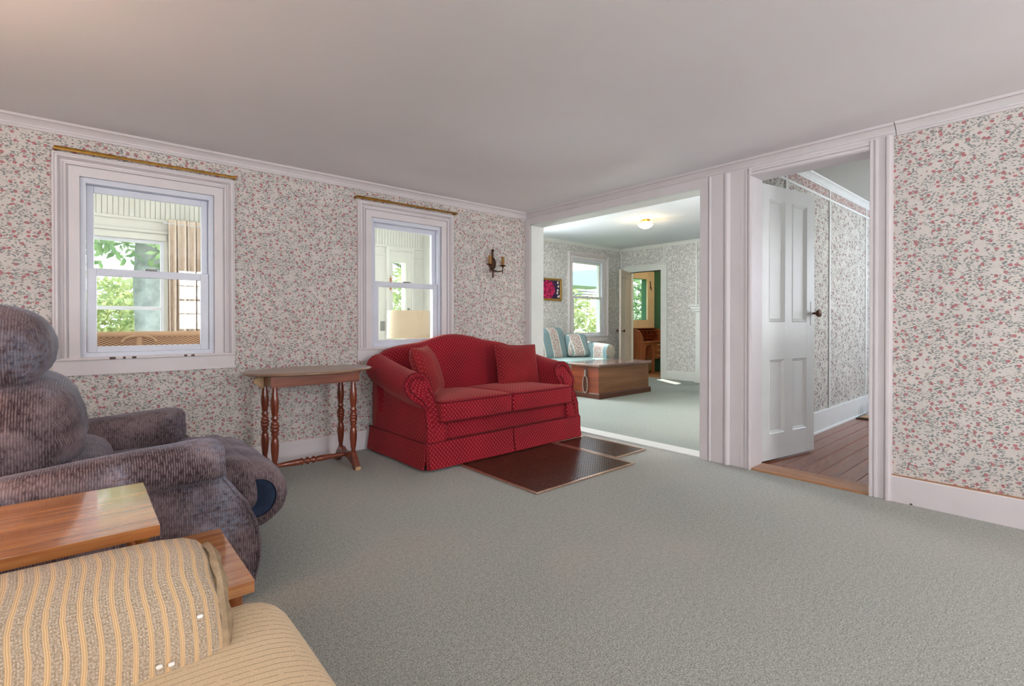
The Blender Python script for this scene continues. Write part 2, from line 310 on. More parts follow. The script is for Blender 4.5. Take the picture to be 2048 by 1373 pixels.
# ---------------------------------------------------------------- mesh helpers
class MB:
    wn = False
    def __init__(s):
        s.bm = bmesh.new(); s.uvl = s.bm.loops.layers.uv.new('UVMap'); s.tag = s.bm.faces.layers.int.new('t')
    def box(s, x0, x1, y0, y1, z0, z1, bev=0.0, seg=2, mtx=None):
        g = bmesh.ops.create_cube(s.bm, size=1.0)['verts']
        if bev: s.wn = True
        for v in g:
            v.co = Vector(((x0 + x1) / 2 + v.co.x * (x1 - x0), (y0 + y1) / 2 + v.co.y * (y1 - y0), (z0 + z1) / 2 + v.co.z * (z1 - z0)))
        if bev:
            es = list({e for v in g for e in v.link_edges})
            r = bmesh.ops.bevel(s.bm, geom=es, offset=bev, segments=seg, profile=0.5, affect='EDGES'); g = list({v for f in r['faces'] for v in f.verts} | {v for v in g if v.is_valid})
        if mtx is not None:
            for v in g: v.co = mtx @ v.co
        return s
    def prism(s, pts, axis, a, b, bev=0.0, seg=2):
        if bev: s.wn = True
        return s._prism(pts, axis, a, b, bev, seg)
    def _prism(s, pts, axis, a, b, bev, seg):
        """closed outline pts (p,q) extruded along axis from a to b; axis y: pts=(x,z), x: (y,z), z: (x,y)"""
        def P(p, t): return Vector((p[0], t, p[1])) if axis == 'y' else Vector((t, p[0], p[1])) if axis == 'x' else Vector((p[0], p[1], t))
        A = [s.bm.verts.new(P(p, a)) for p in pts]; B = [s.bm.verts.new(P(p, b)) for p in pts]; n = len(pts); fs = []
        fs.append(s.bm.faces.new(A)); fs.append(s.bm.faces.new(B[::-1]))
        for i in range(n): fs.append(s.bm.faces.new([A[(i + 1) % n], A[i], B[i], B[(i + 1) % n]]))
        bmesh.ops.recalc_face_normals(s.bm, faces=fs)
        if bev:
            es = list({e for f in fs[:2] for e in f.edges})
            bmesh.ops.bevel(s.bm, geom=es, offset=bev, segments=seg, profile=0.5, affect='EDGES')
        return s
    def loft(s, rings, closed=True, cap=(True, True), uvs=True, loop=False):
        vs = [[s.bm.verts.new(Vector(p)) for p in r] for r in rings]; n = len(rings[0]); m = len(rings)
        us = [0.0]
        mid = rings[m // 2]
        for i in range(n): us.append(us[-1] + (Vector(mid[(i + 1) % n]) - Vector(mid[i])).length)
        cen = [sum((Vector(p) for p in r), Vector()) / n for r in rings]; ws = [0.0]
        for j in range(1, m): ws.append(ws[-1] + (cen[j] - cen[j - 1]).length)
        fs = []
        for j in range(m if loop else m - 1):
            j2 = (j + 1) % m
            for i in range(n if closed else n - 1):
                i2 = (i + 1) % n
                try: f = s.bm.faces.new([vs[j][i], vs[j][i2], vs[j2][i2], vs[j2][i]])
                except ValueError: continue
                fs.append(f)
                if uvs:
                    f[s.tag] = 1
                    w2 = ws[j2] if j2 else ws[-1] + 0.02
                    for l, q in zip(f.loops, [(ws[j], us[i]), (ws[j], us[i + 1]), (w2, us[i + 1]), (w2, us[i])]): l[s.uvl].uv = q
        if closed and not loop:
            if cap[0]: fs.append(s.bm.faces.new(vs[0][::-1]))
            if cap[1]: fs.append(s.bm.faces.new(vs[-1]))
        bmesh.ops.recalc_face_normals(s.bm, faces=fs)
        return s
    def tube(s, pts, r, n=8, cap=True, loop=False):
        pts = [Vector(p) for p in pts]; m = len(pts); rings = []; up = None
        for i, p in enumerate(pts):
            a = pts[i - 1] if (i > 0 or loop) else p; b = pts[(i + 1) % m] if (i < m - 1 or loop) else p
            t = (b - a).normalized()
            if up is None: up = Vector((0, 0, 1)) if abs(t.z) < 0.9 else Vector((1, 0, 0))
            x = t.cross(up); x = x.normalized() if x.length > 1e-6 else Vector((1, 0, 0)); y = x.cross(t).normalized(); up = y
            rr = r[i] if isinstance(r, (list, tuple)) else r
            rings.append([p + x * math.cos(2 * PI * k / n) * rr + y * math.sin(2 * PI * k / n) * rr for k in range(n)])
        return s.loft(rings, loop=loop, cap=(cap, cap))
    def lathe(s, prof, c, axis='z', n=20):
        """prof: list of (r, h)"""
        rings = []
        for r, h in prof:
            ring = []
            for k in range(n):
                a = 2 * PI * k / n; u, v = math.cos(a) * r, math.sin(a) * r
                ring.append((c[0] + u, c[1] + v, c[2] + h) if axis == 'z' else (c[0] + h, c[1] + u, c[2] + v) if axis == 'x' else (c[0] + u, c[1] + h, c[2] + v))
            rings.append(ring)
        return s.loft(rings)
    def rbox(s, c, half, r, k=7, fn=None, mtx=None):
        ax = []
        for h in half:
            rr = min(r, h * 0.98); kk = max(2, k)
            a = [-h, -h + 0.25 * rr, -h + 0.6 * rr] + [-(h - rr) + 2 * (h - rr) * i / kk for i in range(kk + 1)] + [h - 0.6 * rr, h - 0.25 * rr, h]
            ax.append(a)
        D = {}
        def V(i, j, l):
            key = (i, j, l)
            if key in D: return D[key]
            p = Vector((ax[0][i], ax[1][j], ax[2][l])); inn = Vector([max(-(h - min(r, h * 0.98)), min(h - min(r, h * 0.98), q)) for h, q in zip(half, p)])
            d = p - inn
            if d.length > 1e-9:
                m_ = max(abs(d.x), abs(d.y), abs(d.z)); p = inn + d.normalized() * m_
            if fn: p = fn(p)
            p = Vector(c) + p
            if mtx is not None: p = mtx @ p
            D[key] = s.bm.verts.new(p); return D[key]
        N = [len(a) - 1 for a in ax]; fs = []
        def Q(*k4):
            fs.append(s.bm.faces.new([V(*q) for q in k4]))
        for i in range(N[0]):
            for j in range(N[1]):
                for l in (0, N[2]): Q((i, j, l), (i + 1, j, l), (i + 1, j + 1, l), (i, j + 1, l))
        for i in range(N[0]):
            for l in range(N[2]):
                for j in (0, N[1]): Q((i, j, l), (i + 1, j, l), (i + 1, j, l + 1), (i, j, l + 1))
        for j in range(N[1]):
            for l in range(N[2]):
                for i in (0, N[0]): Q((i, j, l), (i, j + 1, l), (i, j + 1, l + 1), (i, j, l + 1))
        bmesh.ops.recalc_face_normals(s.bm, faces=fs)
        return s
    def swap(s, ax=2):
        # uv of faces looking along axis ax is turned by a quarter
        s.bm.normal_update()
        for f in s.bm.faces:
            n = f.normal; a = [abs(n.x), abs(n.y), abs(n.z)]; m_ = a.index(max(a))
            f[s.tag] = 1
            for l in f.loops:
                c = l.vert.co
                l[s.uvl].uv = (c.y, c.x) if m_ == 2 else (c.y, c.z) if m_ == 0 else (c.z, c.x)
        return s
    def xf(s, mtx):
        for v in s.bm.verts: v.co = mtx @ v.co
        return s
    def build(s, name, mat, parent=None, smooth=35, sub=0, kind=None, label=None, origin=None):
        if origin is not None:
            for f in s.bm.faces: pass
        for f in s.bm.faces:
            if f[s.tag]: continue
            n = f.normal; ax, ay, az = abs(n.x), abs(n.y), abs(n.z)
            for l in f.loops:
                c = l.vert.co
                l[s.uvl].uv = (c.x, c.y) if az >= ax and az >= ay else (c.x, c.z) if ay >= ax else (c.y, c.z)
        me = bpy.data.meshes.new(name); s.bm.normal_update()
        if origin is not None:
            for v in s.bm.verts: v.co -= Vector(origin)
        s.bm.to_mesh(me); s.bm.free()
        me.materials.append(M[mat] if isinstance(mat, str) else mat)
        if smooth: me.shade_smooth(); me.set_sharp_from_angle(angle=math.radians(smooth))
        o = bpy.data.objects.new(name, me); COL.objects.link(o)
        if origin is not None: o.location = origin
        if parent is not None:
            o.parent = parent
            if 'is_root' in ROOT.get(parent.name, ()): o.matrix_parent_inverse = Matrix.Translation(parent.location).inverted()
        if s.wn and smooth:
            md = o.modifiers.new('Weighted normals', 'WEIGHTED_NORMAL'); md.keep_sharp = True
        if sub:
            md = o.modifiers.new('Subdivision', 'SUBSURF'); md.levels = sub; md.render_levels = sub
        if kind: o['kind'] = kind
        if label: o['label'] = label
        return o
ROOT = {}
def thing(name, label, cat, loc, group=None):
    o = bpy.data.objects.new(name, None); COL.objects.link(o); o.location = loc; o.empty_display_size = 0.1
    o['label'] = label; o['category'] = cat
    if group: o['group'] = group
    ROOT[o.name] = ('is_root',); return o
def tag(o, label, cat, group=None):
    o['label'] = label; o['category'] = cat
    if group: o['group'] = group
    return o
def setting(name, loc=(0, 0, 0), label=None, cat=None):
    o = bpy.data.objects.new(name, None); COL.objects.link(o); o.location = loc; o['kind'] = 'structure'; ROOT[o.name] = ('is_root',)
    if label: o['label'] = label
    if cat: o['category'] = cat
    return o
def st(o, label=None, cat=None):
    o['kind'] = 'structure'
    if label: o['label'] = label
    if cat: o['category'] = cat
    return o
def wall(name, mat, axis, c0, c1, a0, a1, z0, z1, holes, label, parent=None):
    """slab between c0,c1 on axis, spanning a0..a1, with rectangular holes (b0,b1,h0,h1)"""
    mb = MB(); xs = sorted({a0, a1, *[h[0] for h in holes], *[h[1] for h in holes]}); zs = sorted({z0, z1, *[h[2] for h in holes], *[h[3] for h in holes]})
    D = {}
    def V(c, a, z):
        k = (round(c, 5), round(a, 5), round(z, 5))
        if k not in D: D[k] = mb.bm.verts.new((a, c, z) if axis == 'y' else (c, a, z))
        return D[k]
    def solid(i, j):
        if i < 0 or j < 0 or i >= len(xs) - 1 or j >= len(zs) - 1: return False
        xm = (xs[i] + xs[i + 1]) / 2; zm = (zs[j] + zs[j + 1]) / 2
        return not any(h[0] < xm < h[1] and h[2] < zm < h[3] for h in holes)
    for i in range(len(xs) - 1):
        for j in range(len(zs) - 1):
            if not solid(i, j): continue
            x, X, z, Z = xs[i], xs[i + 1], zs[j], zs[j + 1]
            for c in (c0, c1): mb.bm.faces.new([V(c, x, z), V(c, X, z), V(c, X, Z), V(c, x, Z)])
            if not solid(i - 1, j): mb.bm.faces.new([V(c0, x, z), V(c1, x, z), V(c1, x, Z), V(c0, x, Z)])
            if not solid(i + 1, j): mb.bm.faces.new([V(c0, X, z), V(c1, X, z), V(c1, X, Z), V(c0, X, Z)])
            if not solid(i, j - 1): mb.bm.faces.new([V(c0, x, z), V(c1, x, z), V(c1, X, z), V(c0, X, z)])
            if not solid(i, j + 1): mb.bm.faces.new([V(c0, x, Z), V(c1, x, Z), V(c1, X, Z), V(c0, X, Z)])
    bmesh.ops.recalc_face_normals(mb.bm, faces=mb.bm.faces[:])
    o = mb.build(name, mat, parent, smooth=0)
    if parent is None: st(o, label, 'wall')
    return o
def casing(mb, axis, c, sgn, a0, a1, z0, z1, prof, legs_to=None):
    """mitred moulding round an opening on plane axis=c, facing sgn; prof = (out, depth) pairs from inner edge"""
    zb = z0 if legs_to is None else legs_to
    rings = []
    def P(a, d, z): return (a, c + sgn * d, z) if axis == 'y' else (c + sgn * d, a, z)
    for k in range(4):
        ring = []
        for w, d in prof:
            if k == 0: ring.append(P(a0 - w, d, zb))
            if k == 1: ring.append(P(a0 - w, d, z1 + w))
            if k == 2: ring.append(P(a1 + w, d, z1 + w))
            if k == 3: ring.append(P(a1 + w, d, zb))
        rings.append(ring)
    return mb.loft(rings, uvs=False)
def strip(mb, axis, c, sgn, a0, a1, prof):
    """moulding running along the wall; prof = (depth, z) closed outline"""
    def P(a, d, z): return (a, c + sgn * d, z) if axis == 'y' else (c + sgn * d, a, z)
    return mb.loft([[P(a0, d, z) for d, z in prof], [P(a1, d, z) for d, z in prof]], uvs=False)

# ---------------------------------------------------------------- dimensions
YA = 3.95; XB = 3.6275; H = 2.2135; XL = -2.6; YB = -2.6; X2 = 3.78; XF = 8.28; Y2 = 6.2; H2 = 2.53; HH = 2.43
CROWN = [(0, -0.0), (0, -0.0635), (0.012, -0.0635), (0.016, -0.056), (0.013, -0.053), (0.013, -0.050), (0.021, -0.049), (0.022, -0.043), (0.018, -0.040), (0.026, -0.032), (0.038, -0.021), (0.049, -0.016), (0.046, -0.013), (0.057, -0.012), (0.063, 0.0)]
def crown(mb, axis, c, sgn, a0, a1, top, k=1.0): return strip(mb, axis, c, sgn, a0, a1, [(d * k, top + z * k) for d, z in CROWN])
def base_prof(h, t=0.02): return [(0, 0), (t, 0), (t, h - 0.006), (t - 0.004, h), (0, h)]

# ---------------------------------------------------------------- shell
W1 = (0.0, 0.70, 0.84, 1.925); W2 = (1.85, 2.545, 0.84, 1.94)
wall('wall_front', 'paper', 'y', YA, YA + 0.16, XL, XB + 0.02, 0, H + 0.3, [W1, W2], 'rose-patterned papered wall with the two sash windows')
wall('wall_right', 'paper', 'x', XB, XB + 0.06, YB, YA, 0, H + 0.05, [(1.957, 3.88, -1, 2.091), (0.868, 1.572, -1, 2.095)], 'papered wall pierced by the wide opening and the doorway')
wall('wall_right_2', 'porch', 'x', XB + 0.061, X2, YB, Y2 + 0.12, 0, 2.8, [(1.957, 3.88, -1, 2.091), (0.868, 1.572, -1, 2.095)], 'back of the dividing wall seen from the porch')
wall('wall_back', 'creamwall', 'y', YB - 0.12, YB, XL, XB + 0.1, 0, H + 0.05, [(1.3, 2.2, 0.9, 2.02), (-1.35, -0.45, 0.9, 2.02)], 'plain wall behind the camera with two windows')
wall('wall_left', 'creamwall', 'x', XL - 0.12, XL, YB, YA, 0, H + 0.05, [(-0.05, 0.85, 0.9, 2.02)], 'plain wall left of the camera with one window')
st(MB().box(XL, XB + 0.06, YB, YA, -0.1, 0).build('floor', 'carpet', smooth=0), 'grey-green wall-to-wall carpet of the front room', 'floor')
st(MB().box(XL - 0.1, XB + 0.1, YB - 0.1, YA + 0.1, H, H + 0.05).build('ceiling', 'ceil', smooth=0), 'smooth pale grey plaster ceiling of the front room', 'ceiling')
mb = MB(); crown(mb, 'y', YA, -1, XL, XB, H); st(mb.build('trim_1', 'trim', smooth=25), 'white crown moulding above the two sash windows', 'trim')
mb = MB(); crown(mb, 'x', XB, -1, 0.742, YA, H); crown(mb, 'x', XB, -1, YB, 0.738, H, 1.04); st(mb.build('trim_2', 'trim', smooth=25), 'white crown moulding over the wide opening and the doorway', 'trim')
mb = MB(); strip(mb, 'y', YA, -1, XL, XB, base_prof(0.152)); st(mb.build('baseboard_front', 'trim_worn', smooth=0), 'white baseboard behind the oval table', 'baseboard')
mb = MB(); strip(mb, 'x', XB, -1, YB, 0.754, base_prof(0.152)); br = st(mb.build('baseboard_right', 'trim_worn', smooth=0), 'white scuffed baseboard at the right', 'baseboard')
MB().box(XB - 0.016, XB, YB, 0.754, 0.152, 0.157).build('caulk_line', 'thresh', br, smooth=0)

# paint trim round the two openings
CAS = [(0, -0.02), (0, 0.016), (0.004, 0.024), (0.014, 0.024), (0.019, 0.008), (0.025, 0.006), (0.029, 0.020), (0.038, 0.020), (0.043, 0.012), (0.076, 0.012), (0.079, 0.004), (0.082, 0.026), (0.090, 0.034), (0.102, 0.034), (0.106, 0.024), (0.114, 0.022), (0.114, 0)]
tr = setting('trim_3', (XB, 1.2, 0), 'moulded white casing of the doorway to the hall', 'trim')
mb = MB()
def leg_prof(y_in, sg):  # vertical leg of the hall door casing
    return [(y_in + sg * w, d) for w, d in CAS]
def vert(mb, pts, z0, z1, x=XB): return mb.loft([[(x - d, y, z0) for y, d in pts], [(x - d, y, z1) for y, d in pts]], uvs=False)
vert(mb, leg_prof(0.868, -1), 0, 2.15); mb.build('casing', 'trim_worn', tr, smooth=20)
mb = MB(); vert(mb, [(1.572 + w, d) for w, d in CAS[:10]] , 0, 2.15); mb.build('casing', 'trim_worn', tr, smooth=20)
mb = MB(); mb.loft([[(XB - d, y, 2.095 + w) for w, d in CAS[:8] + [(0.056, 0.012), (0.056, 0)]] for y in (0.868, 1.572)], uvs=False); mb.build('head_casing', 'trim', tr, smooth=20)
MB().box(XB - 0.010, X2 + 0.012, 1.5705, 1.60, 0, 2.095).box(XB - 0.010, X2 + 0.012, 0.84, 0.8695, 0, 2.095).box(XB - 0.010, X2 + 0.012, 0.84, 1.60, 2.0935, 2.12).build('jamb', 'trim', tr, smooth=0)
tr = setting('trim_4', (XB, 1.85, 0), 'flat white boards with beads between the two openings', 'trim')
MB().box(XB - 0.010, XB, 1.6485, 1.726, 0, 2.152).build('board', 'trim_worn', tr, smooth=0)
MB().box(XB - 0.016, XB, 1.775, 1.866, 0, 2.152).build('board', 'trim_worn', tr, smooth=0)
MB().box(XB - 0.018, XB, 1.894, 1.957, 0, 2.152).build('board', 'trim_worn', tr, smooth=0)
mb = MB()
for y0, y1, r in ((1.726, 1.775, 0.030), (1.866, 1.894, 0.024)):
    w = (y1 - y0) / 2; mb.loft([[(XB - 0.012 - r * 0.5 * math.sin(PI * i / 6), y0 + (y1 - y0) * i / 6, z) for i in range(7)] + [(XB, y1, z), (XB, y0, z)] for z in (0, 2.152)], uvs=False)
mb.build('bead', 'trim', tr, smooth=30)
tr = setting('trim_5', (XB, 2.9, 0), 'plain white lining of the wide opening to the sitting room', 'trim')
MB().box(XB - 0.018, XB, 1.957, 3.95, 2.091, 2.152).build('header', 'trim', tr, smooth=0)
MB().box(XB - 0.018, XB, 3.88, 3.949, 0, 2.091).build('board', 'trim', tr, smooth=0)
MB().box(XB - 0.012, X2 + 0.015, 3.862, 3.888, 0, 2.091).box(XB - 0.012, X2 + 0.015, 1.950, 1.962, 0, 2.091).box(XB - 0.012, X2 + 0.015, 1.957, 3.88, 2.078, 2.10).build('jamb', 'white', tr, smooth=0)
st(MB().box(XB - 0.005, X2 + 0.005, 1.957, 3.88, -0.01, 0.012, 0.004).build('trim_6', 'white', smooth=30), 'white threshold strip between the two carpets', 'trim')
st(MB().box(XB - 0.012, X2 + 0.03, 0.868, 1.572, -0.01, 0.014, 0.005).build('trim_7', 'thresh', smooth=30), 'worn wooden threshold of the hall doorway', 'trim')

# ---------------------------------------------------------------- sash windows
WCAS = [(0, -0.03), (0, 0.016), (0.050, 0.016), (0.054, 0.004), (0.058, 0.004), (0.061, 0.022), (0.070, 0.025), (0.076, 0.010), (0.086, 0.008), (0.092, 0.030), (0.098, 0.042), (0.108, 0.042), (0.112, 0.034), (0.114, 0.028), (0.122, 0.028), (0.122, 0)]
def sash_window(name, axis, c, sgn, a0, a1, z0, z1, meet, label, cas=1.0, stool=True, apron=0.09, inset=0.04, sm='vinyl', inner=True):
    """opening a0..a1,z0..z1 on the face c; room side = sgn"""
    def B(mb, u0, u1, d0, d1, h0, h1, bev=0.0):
        ya, yb = sorted((c + sgn * d0, c + sgn * d1))
        return mb.box(u0, u1, ya, yb, h0, h1, bev) if axis == 'y' else mb.box(ya, yb, u0, u1, h0, h1, bev)
    ctr = ((a0 + a1) / 2, c, z0) if axis == 'y' else (c, (a0 + a1) / 2, z0)
    r = setting(name, ctr, label, 'window')
    mb = MB(); casing(mb, axis, c, sgn, a0, a1, z0, z1, [(w * cas, d) for w, d in WCAS]); mb.build('casing', 'trim', r, smooth=22)
    w = 0.122 * cas
    mb = MB(); B(mb, a0 - w, a1 + w, 0, 0.030, z0 - 0.016, z0 + 0.002, 0.004); mb.build('stool', 'trim_worn', r, smooth=30)
    mb = MB(); B(mb, a0 - w, a1 + w, 0, 0.016, z0 - apron - 0.016, z0 - 0.016); mb.build('apron', 'trim', r, smooth=0)
    # jamb liner and stops
    mb = MB(); B(mb, a0 - 0.001, a0 + 0.028, -0.15, -0.006, z0, z1); B(mb, a1 - 0.028, a1 + 0.001, -0.15, -0.006, z0, z1); B(mb, a0 + 0.027, a1 - 0.027, -0.15, -0.005, z1 - 0.032, z1 + 0.001); B(mb, a0 + 0.027, a1 - 0.027, -0.15, -0.004, z0 - 0.001, z0 + 0.026)
    mb.build('jamb_liner', 'vinyl', r, smooth=0)
    x0, x1 = a0 + 0.030, a1 - 0.030; zt = z1 - 0.034; zb = z0 + 0.028
    # upper sash sits further out
    for nm, h0, h1, d0, d1, sl, tr_, brl in (('upper_sash', meet - 0.030, zt, -0.085, -0.055, 0.036, 0.040, 0.034), ('lower_sash', zb, meet + 0.012, -0.048, -0.018, 0.048, 0.046, 0.036)):
        mb = MB(); B(mb, x0, x0 + sl, d0, d1, h0, h1, 0.003); B(mb, x1 - sl, x1, d0, d1, h0, h1, 0.003); B(mb, x0 + sl, x1 - sl, d0, d1, h1 - tr_, h1, 0.003); B(mb, x0 + sl, x1 - sl, d0, d1, h0, h0 + brl, 0.003)
        so = mb.build(nm, sm, r, smooth=30)
        mb = MB(); dm = (d0 + d1) / 2; B(mb, x0 + sl, x1 - sl, dm - 0.002, dm + 0.002, h0 + brl, h1 - tr_); mb.build('pane', 'glass', so, smooth=0)
        if nm == 'lower_sash':
            mb = MB(); am = (x0 + x1) / 2; B(mb, am - 0.035, am + 0.035, -0.050, -0.012, h1, h1 + 0.010, 0.004); mb.build('sash_lock', 'metal', so, smooth=30)
    return r
wn1 = sash_window('window_1', 'y', YA, -1, *W1, 1.372, 'white double-hung window nearest the recliner, wicker seat outside it')
wn2 = sash_window('window_2', 'y', YA, -1, *W2, 1.392, 'white double-hung window behind the red loveseat, lamp outside it')
# paint chips on the stool of window 1
mb = MB()
for x, w in ((0.135, 0.030), (0.20, 0.014), (0.245, 0.022), (0.52, 0.018), (0.56, 0.02)):
    mb.box(x, x + w, YA - 0.0315, YA - 0.029, 0.826, 0.839, 0.002)
mb.build('bare_patch', 'chestdk', wn1, smooth=0)
def rod(x0, x1, z0, label, mat='brass', cup=True, sag=0.0):
    r = thing('curtain_rod', label, 'curtain rod', (x0, YA - 0.05, z0))
    xs = x0 + 0.28 * (x1 - x0)
    y = YA - 0.055
    MB().box(x0, xs + 0.02, y - 0.006, y + 0.006, z0 - 0.011, z0 + 0.011, 0.004).build('outer_tube', mat, r, smooth=40)
    MB().prism([(xs, z0 - 0.008), (x1, z0 - 0.008 - sag), (x1, z0 + 0.008 - sag), (xs, z0 + 0.008)], 'y', y - 0.004, y + 0.005, 0.002).build('inner_tube', mat, r, smooth=40)
    for x in (x0, x1 - 0.012):
        MB().box(x, x + 0.012, y, YA - 0.001, z0 - 0.009, z0 + 0.009, 0.002).build('bracket', mat, r, smooth=30)
    return r
rod(-0.112, 0.828, 2.062, 'flat brass curtain rod above the window nearest the recliner')
rod(1.70, 2.69, 2.078, 'thin tarnished curtain rod above the window behind the loveseat')

# ---------------------------------------------------------------- wall sconce
sx, sz = 3.15, 1.64
sc = thing('wall_sconce', 'bronze two-candle wall sconce right of the second window', 'sconce', (sx, YA, sz - 0.12))
mb = MB(); mb.loft([[(sx + math.cos(a) * 0.048 * k, YA - d, sz + 0.01 + math.sin(a) * 0.066 * k) for a in [2 * PI * i / 20 for i in range(20)]] for k, d in ((1, 0.001), (1, 0.008), (0.86, 0.016), (0.8, 0.012), (0.5, 0.022), (0.15, 0.026))]); mb.build('backplate', 'bronze', sc)
mb = MB(); mb.tube([(sx, YA - 0.01, sz + 0.06), (sx, YA - 0.014, sz + 0.10), (sx, YA - 0.014, sz + 0.125)], [0.013, 0.009, 0.006]); mb.lathe([(0.002, -0.012), (0.013, -0.006), (0.016, 0.002), (0.010, 0.010), (0.012, 0.016), (0.002, 0.024)], (sx, YA - 0.016, sz + 0.132), n=12); mb.build('stem', 'bronze', sc); MB().tube([(sx, YA - 0.02, sz - 0.04), (sx, YA - 0.022, sz - 0.09), (sx, YA - 0.02, sz - 0.135)], [0.010, 0.007, 0.009]).build('drop', 'bronze', sc)
for sgn, zc in ((-1, 0.0), (1, 0.0)):
    xx = sx + sgn * 0.082
    mb = MB(); mb.tube([(sx, YA - 0.02, sz - 0.062), (sx + sgn * 0.03, YA - 0.05, sz - 0.075), (xx, YA - 0.072, sz - 0.066), (xx, YA - 0.075, sz - 0.02)], [0.008, 0.006, 0.006, 0.007])
    mb.tube([(xx, YA - 0.072, sz - 0.06), (xx, YA - 0.072, sz - 0.10)], [0.006, 0.003]); arm = mb.build('arm', 'bronze', sc)
    MB().lathe([(0.006, -0.014), (0.020, -0.006), (0.034, 0.002), (0.036, 0.006), (0.030, 0.004), (0.008, 0.002)], (xx, YA - 0.075, sz - 0.016), n=18).build('drip_cup', 'bronze', arm)
    MB().lathe([(0.017, 0), (0.018, 0.03), (0.016, 0.06), (0.017, 0.088), (0.004, 0.09)], (xx, YA - 0.075, sz - 0.012), n=14).build('candle_sleeve', 'candle', arm)

# ---------------------------------------------------------------- hall beyond the doorway
YH = 1.70
st(MB().box(XB + 0.061, 9.2, -0.2, YH, -0.12, -0.012).build('floor_2', 'dark', smooth=0), 'floor under the hall boards', 'floor')
fl = bpy.data.objects['floor_2']; k = 0
me_pl = {}
for row in range(12):
    y0 = 1.69 - 0.115 * (row + 1); off = (row * 0.77) % 1.9
    x = X2 + 0.02
    first = True
    while x < 9.0:
        L = (off + 0.6) if first else 2.1
        x2 = min(9.0, x + L); key = round(x2 - x, 3)
        if key not in me_pl:
            mbp = MB(); mbp.box(0, x2 - x - 0.003, 0, 0.1115, -0.012, 0.0, 0.0015, 1)
            p = mbp.build('plank', 'plank', fl, smooth=0); me_pl[key] = p.data
        else:
            p = bpy.data.objects.new('plank', me_pl[key]); COL.objects.link(p); p.parent = fl
        p.location = (x, y0, 0.0); x = x2; first = False
wall('wall_hall_left', 'paper3', 'y', YH, YH + 0.06, X2, 9.2, 0, HH, [], 'papered hall wall with thin white battens behind the open door')
wall('wall_hall_right', 'creamwall', 'y', -0.26, -0.2, X2, 9.2, 0, HH, [(6.9, 7.6, 1.1, 2.1), (5.3, 6.2, 0.9, 2.1)], 'hall wall out of sight at the right')
wall('wall_hall_end', 'creamwall', 'x', 9.2, 9.26, -0.2, YH, 0, HH, [], 'end wall of the hall')
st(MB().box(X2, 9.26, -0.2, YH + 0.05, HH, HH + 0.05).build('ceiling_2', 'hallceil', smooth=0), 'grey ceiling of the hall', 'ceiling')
mb = MB(); crown(mb, 'y', YH, -1, X2, 9.2, HH, 0.95); st(mb.build('trim_8', 'white', smooth=25), 'white crown moulding in the hall', 'trim')
th = setting('trim_9', (6.2, YH, 0), 'thin white battens and picture rail on the hall wallpaper', 'trim')
mb = MB(); mb.box(X2, 9.2, YH - 0.004, YH, HH - 0.06 - 0.085, HH - 0.06); mb.build('border_strip', 'border', th, smooth=0)
MB().box(X2, 9.2, YH - 0.012, YH, HH - 0.165, HH - 0.143, 0.003).build('picture_rail', 'white', th, smooth=0)
for x in (4.56, 5.66, 6.91, 8.1): MB().box(x - 0.014, x + 0.014, YH - 0.014, YH, 0.2, HH - 0.06, 0.003).build('batten', 'white', th, smooth=0)
mb = MB(); strip(mb, 'y', YH, -1, X2, 9.2, base_prof(0.2)); strip(mb, 'y', YH - 0.02, -1, X2, 9.2, [(0, 0), (0.014, 0), (0.012, 0.012), (0, 0.02)]); st(mb.build('baseboard_hall', 'white', smooth=0), 'tall white baseboard along the hall wallpaper', 'baseboard')
rg = thing('heat_register', 'dark baseboard register with a pale plate at the hall edge', 'register', (6.6, 1.55, 0))
MB().box(6.40, 6.9, 1.46, 1.655, 0.0, 0.012, 0.003).build('frame', 'iron', rg, smooth=0)
MB().box(6.45, 6.88, 1.49, 1.63, 0.0121, 0.020, 0.002).build('plate', 'tan', rg, smooth=0)
mb = MB()
for i in range(3): mb.tube([(6.62 + i * 0.07, 1.60, 0.018), (6.62 + i * 0.07, 1.60, 0.15)], 0.011)
mb.tube([(6.55, 1.57, 0.07), (6.85, 1.57, 0.07)], 0.010); mb.build('pipe', 'vinyl', rg)

# ---------------------------------------------------------------- the panelled door leaf
dr = setting('door_1', (3.79, 1.585, 0.012), 'white four-panel door standing open into the hall', 'door')
ang = math.atan2(-0.126, 0.735); DM = Matrix.Translation((3.79, 1.585, 0)) @ Matrix.Rotation(ang, 4, 'Z')
Lw = 0.742; z0, z1 = 0.016, 2.085; T = 0.036
def dbox(mb, a, b, d0, d1, h0, h1, bev=0.0): return mb.box(a, b, d0, d1, h0, h1, bev)
stl = 0.115; mul0, mul1 = 0.322, 0.420
mb = MB()
for a, b in ((0, stl), (Lw - stl, Lw)): dbox(mb, a, b, 0, T, z0, z1, 0.0015)
dbox(mb, mul0, mul1, 0.0003, T - 0.0003, 0.20, 1.985)
for h0, h1 in ((z0, 0.205), (0.775, 1.055), (1.980, z1)): dbox(mb, stl - 0.001, Lw - stl + 0.001, 0.0005, T - 0.0005, h0, h1)
mb.xf(DM).build('frame', 'door', dr, smooth=0)
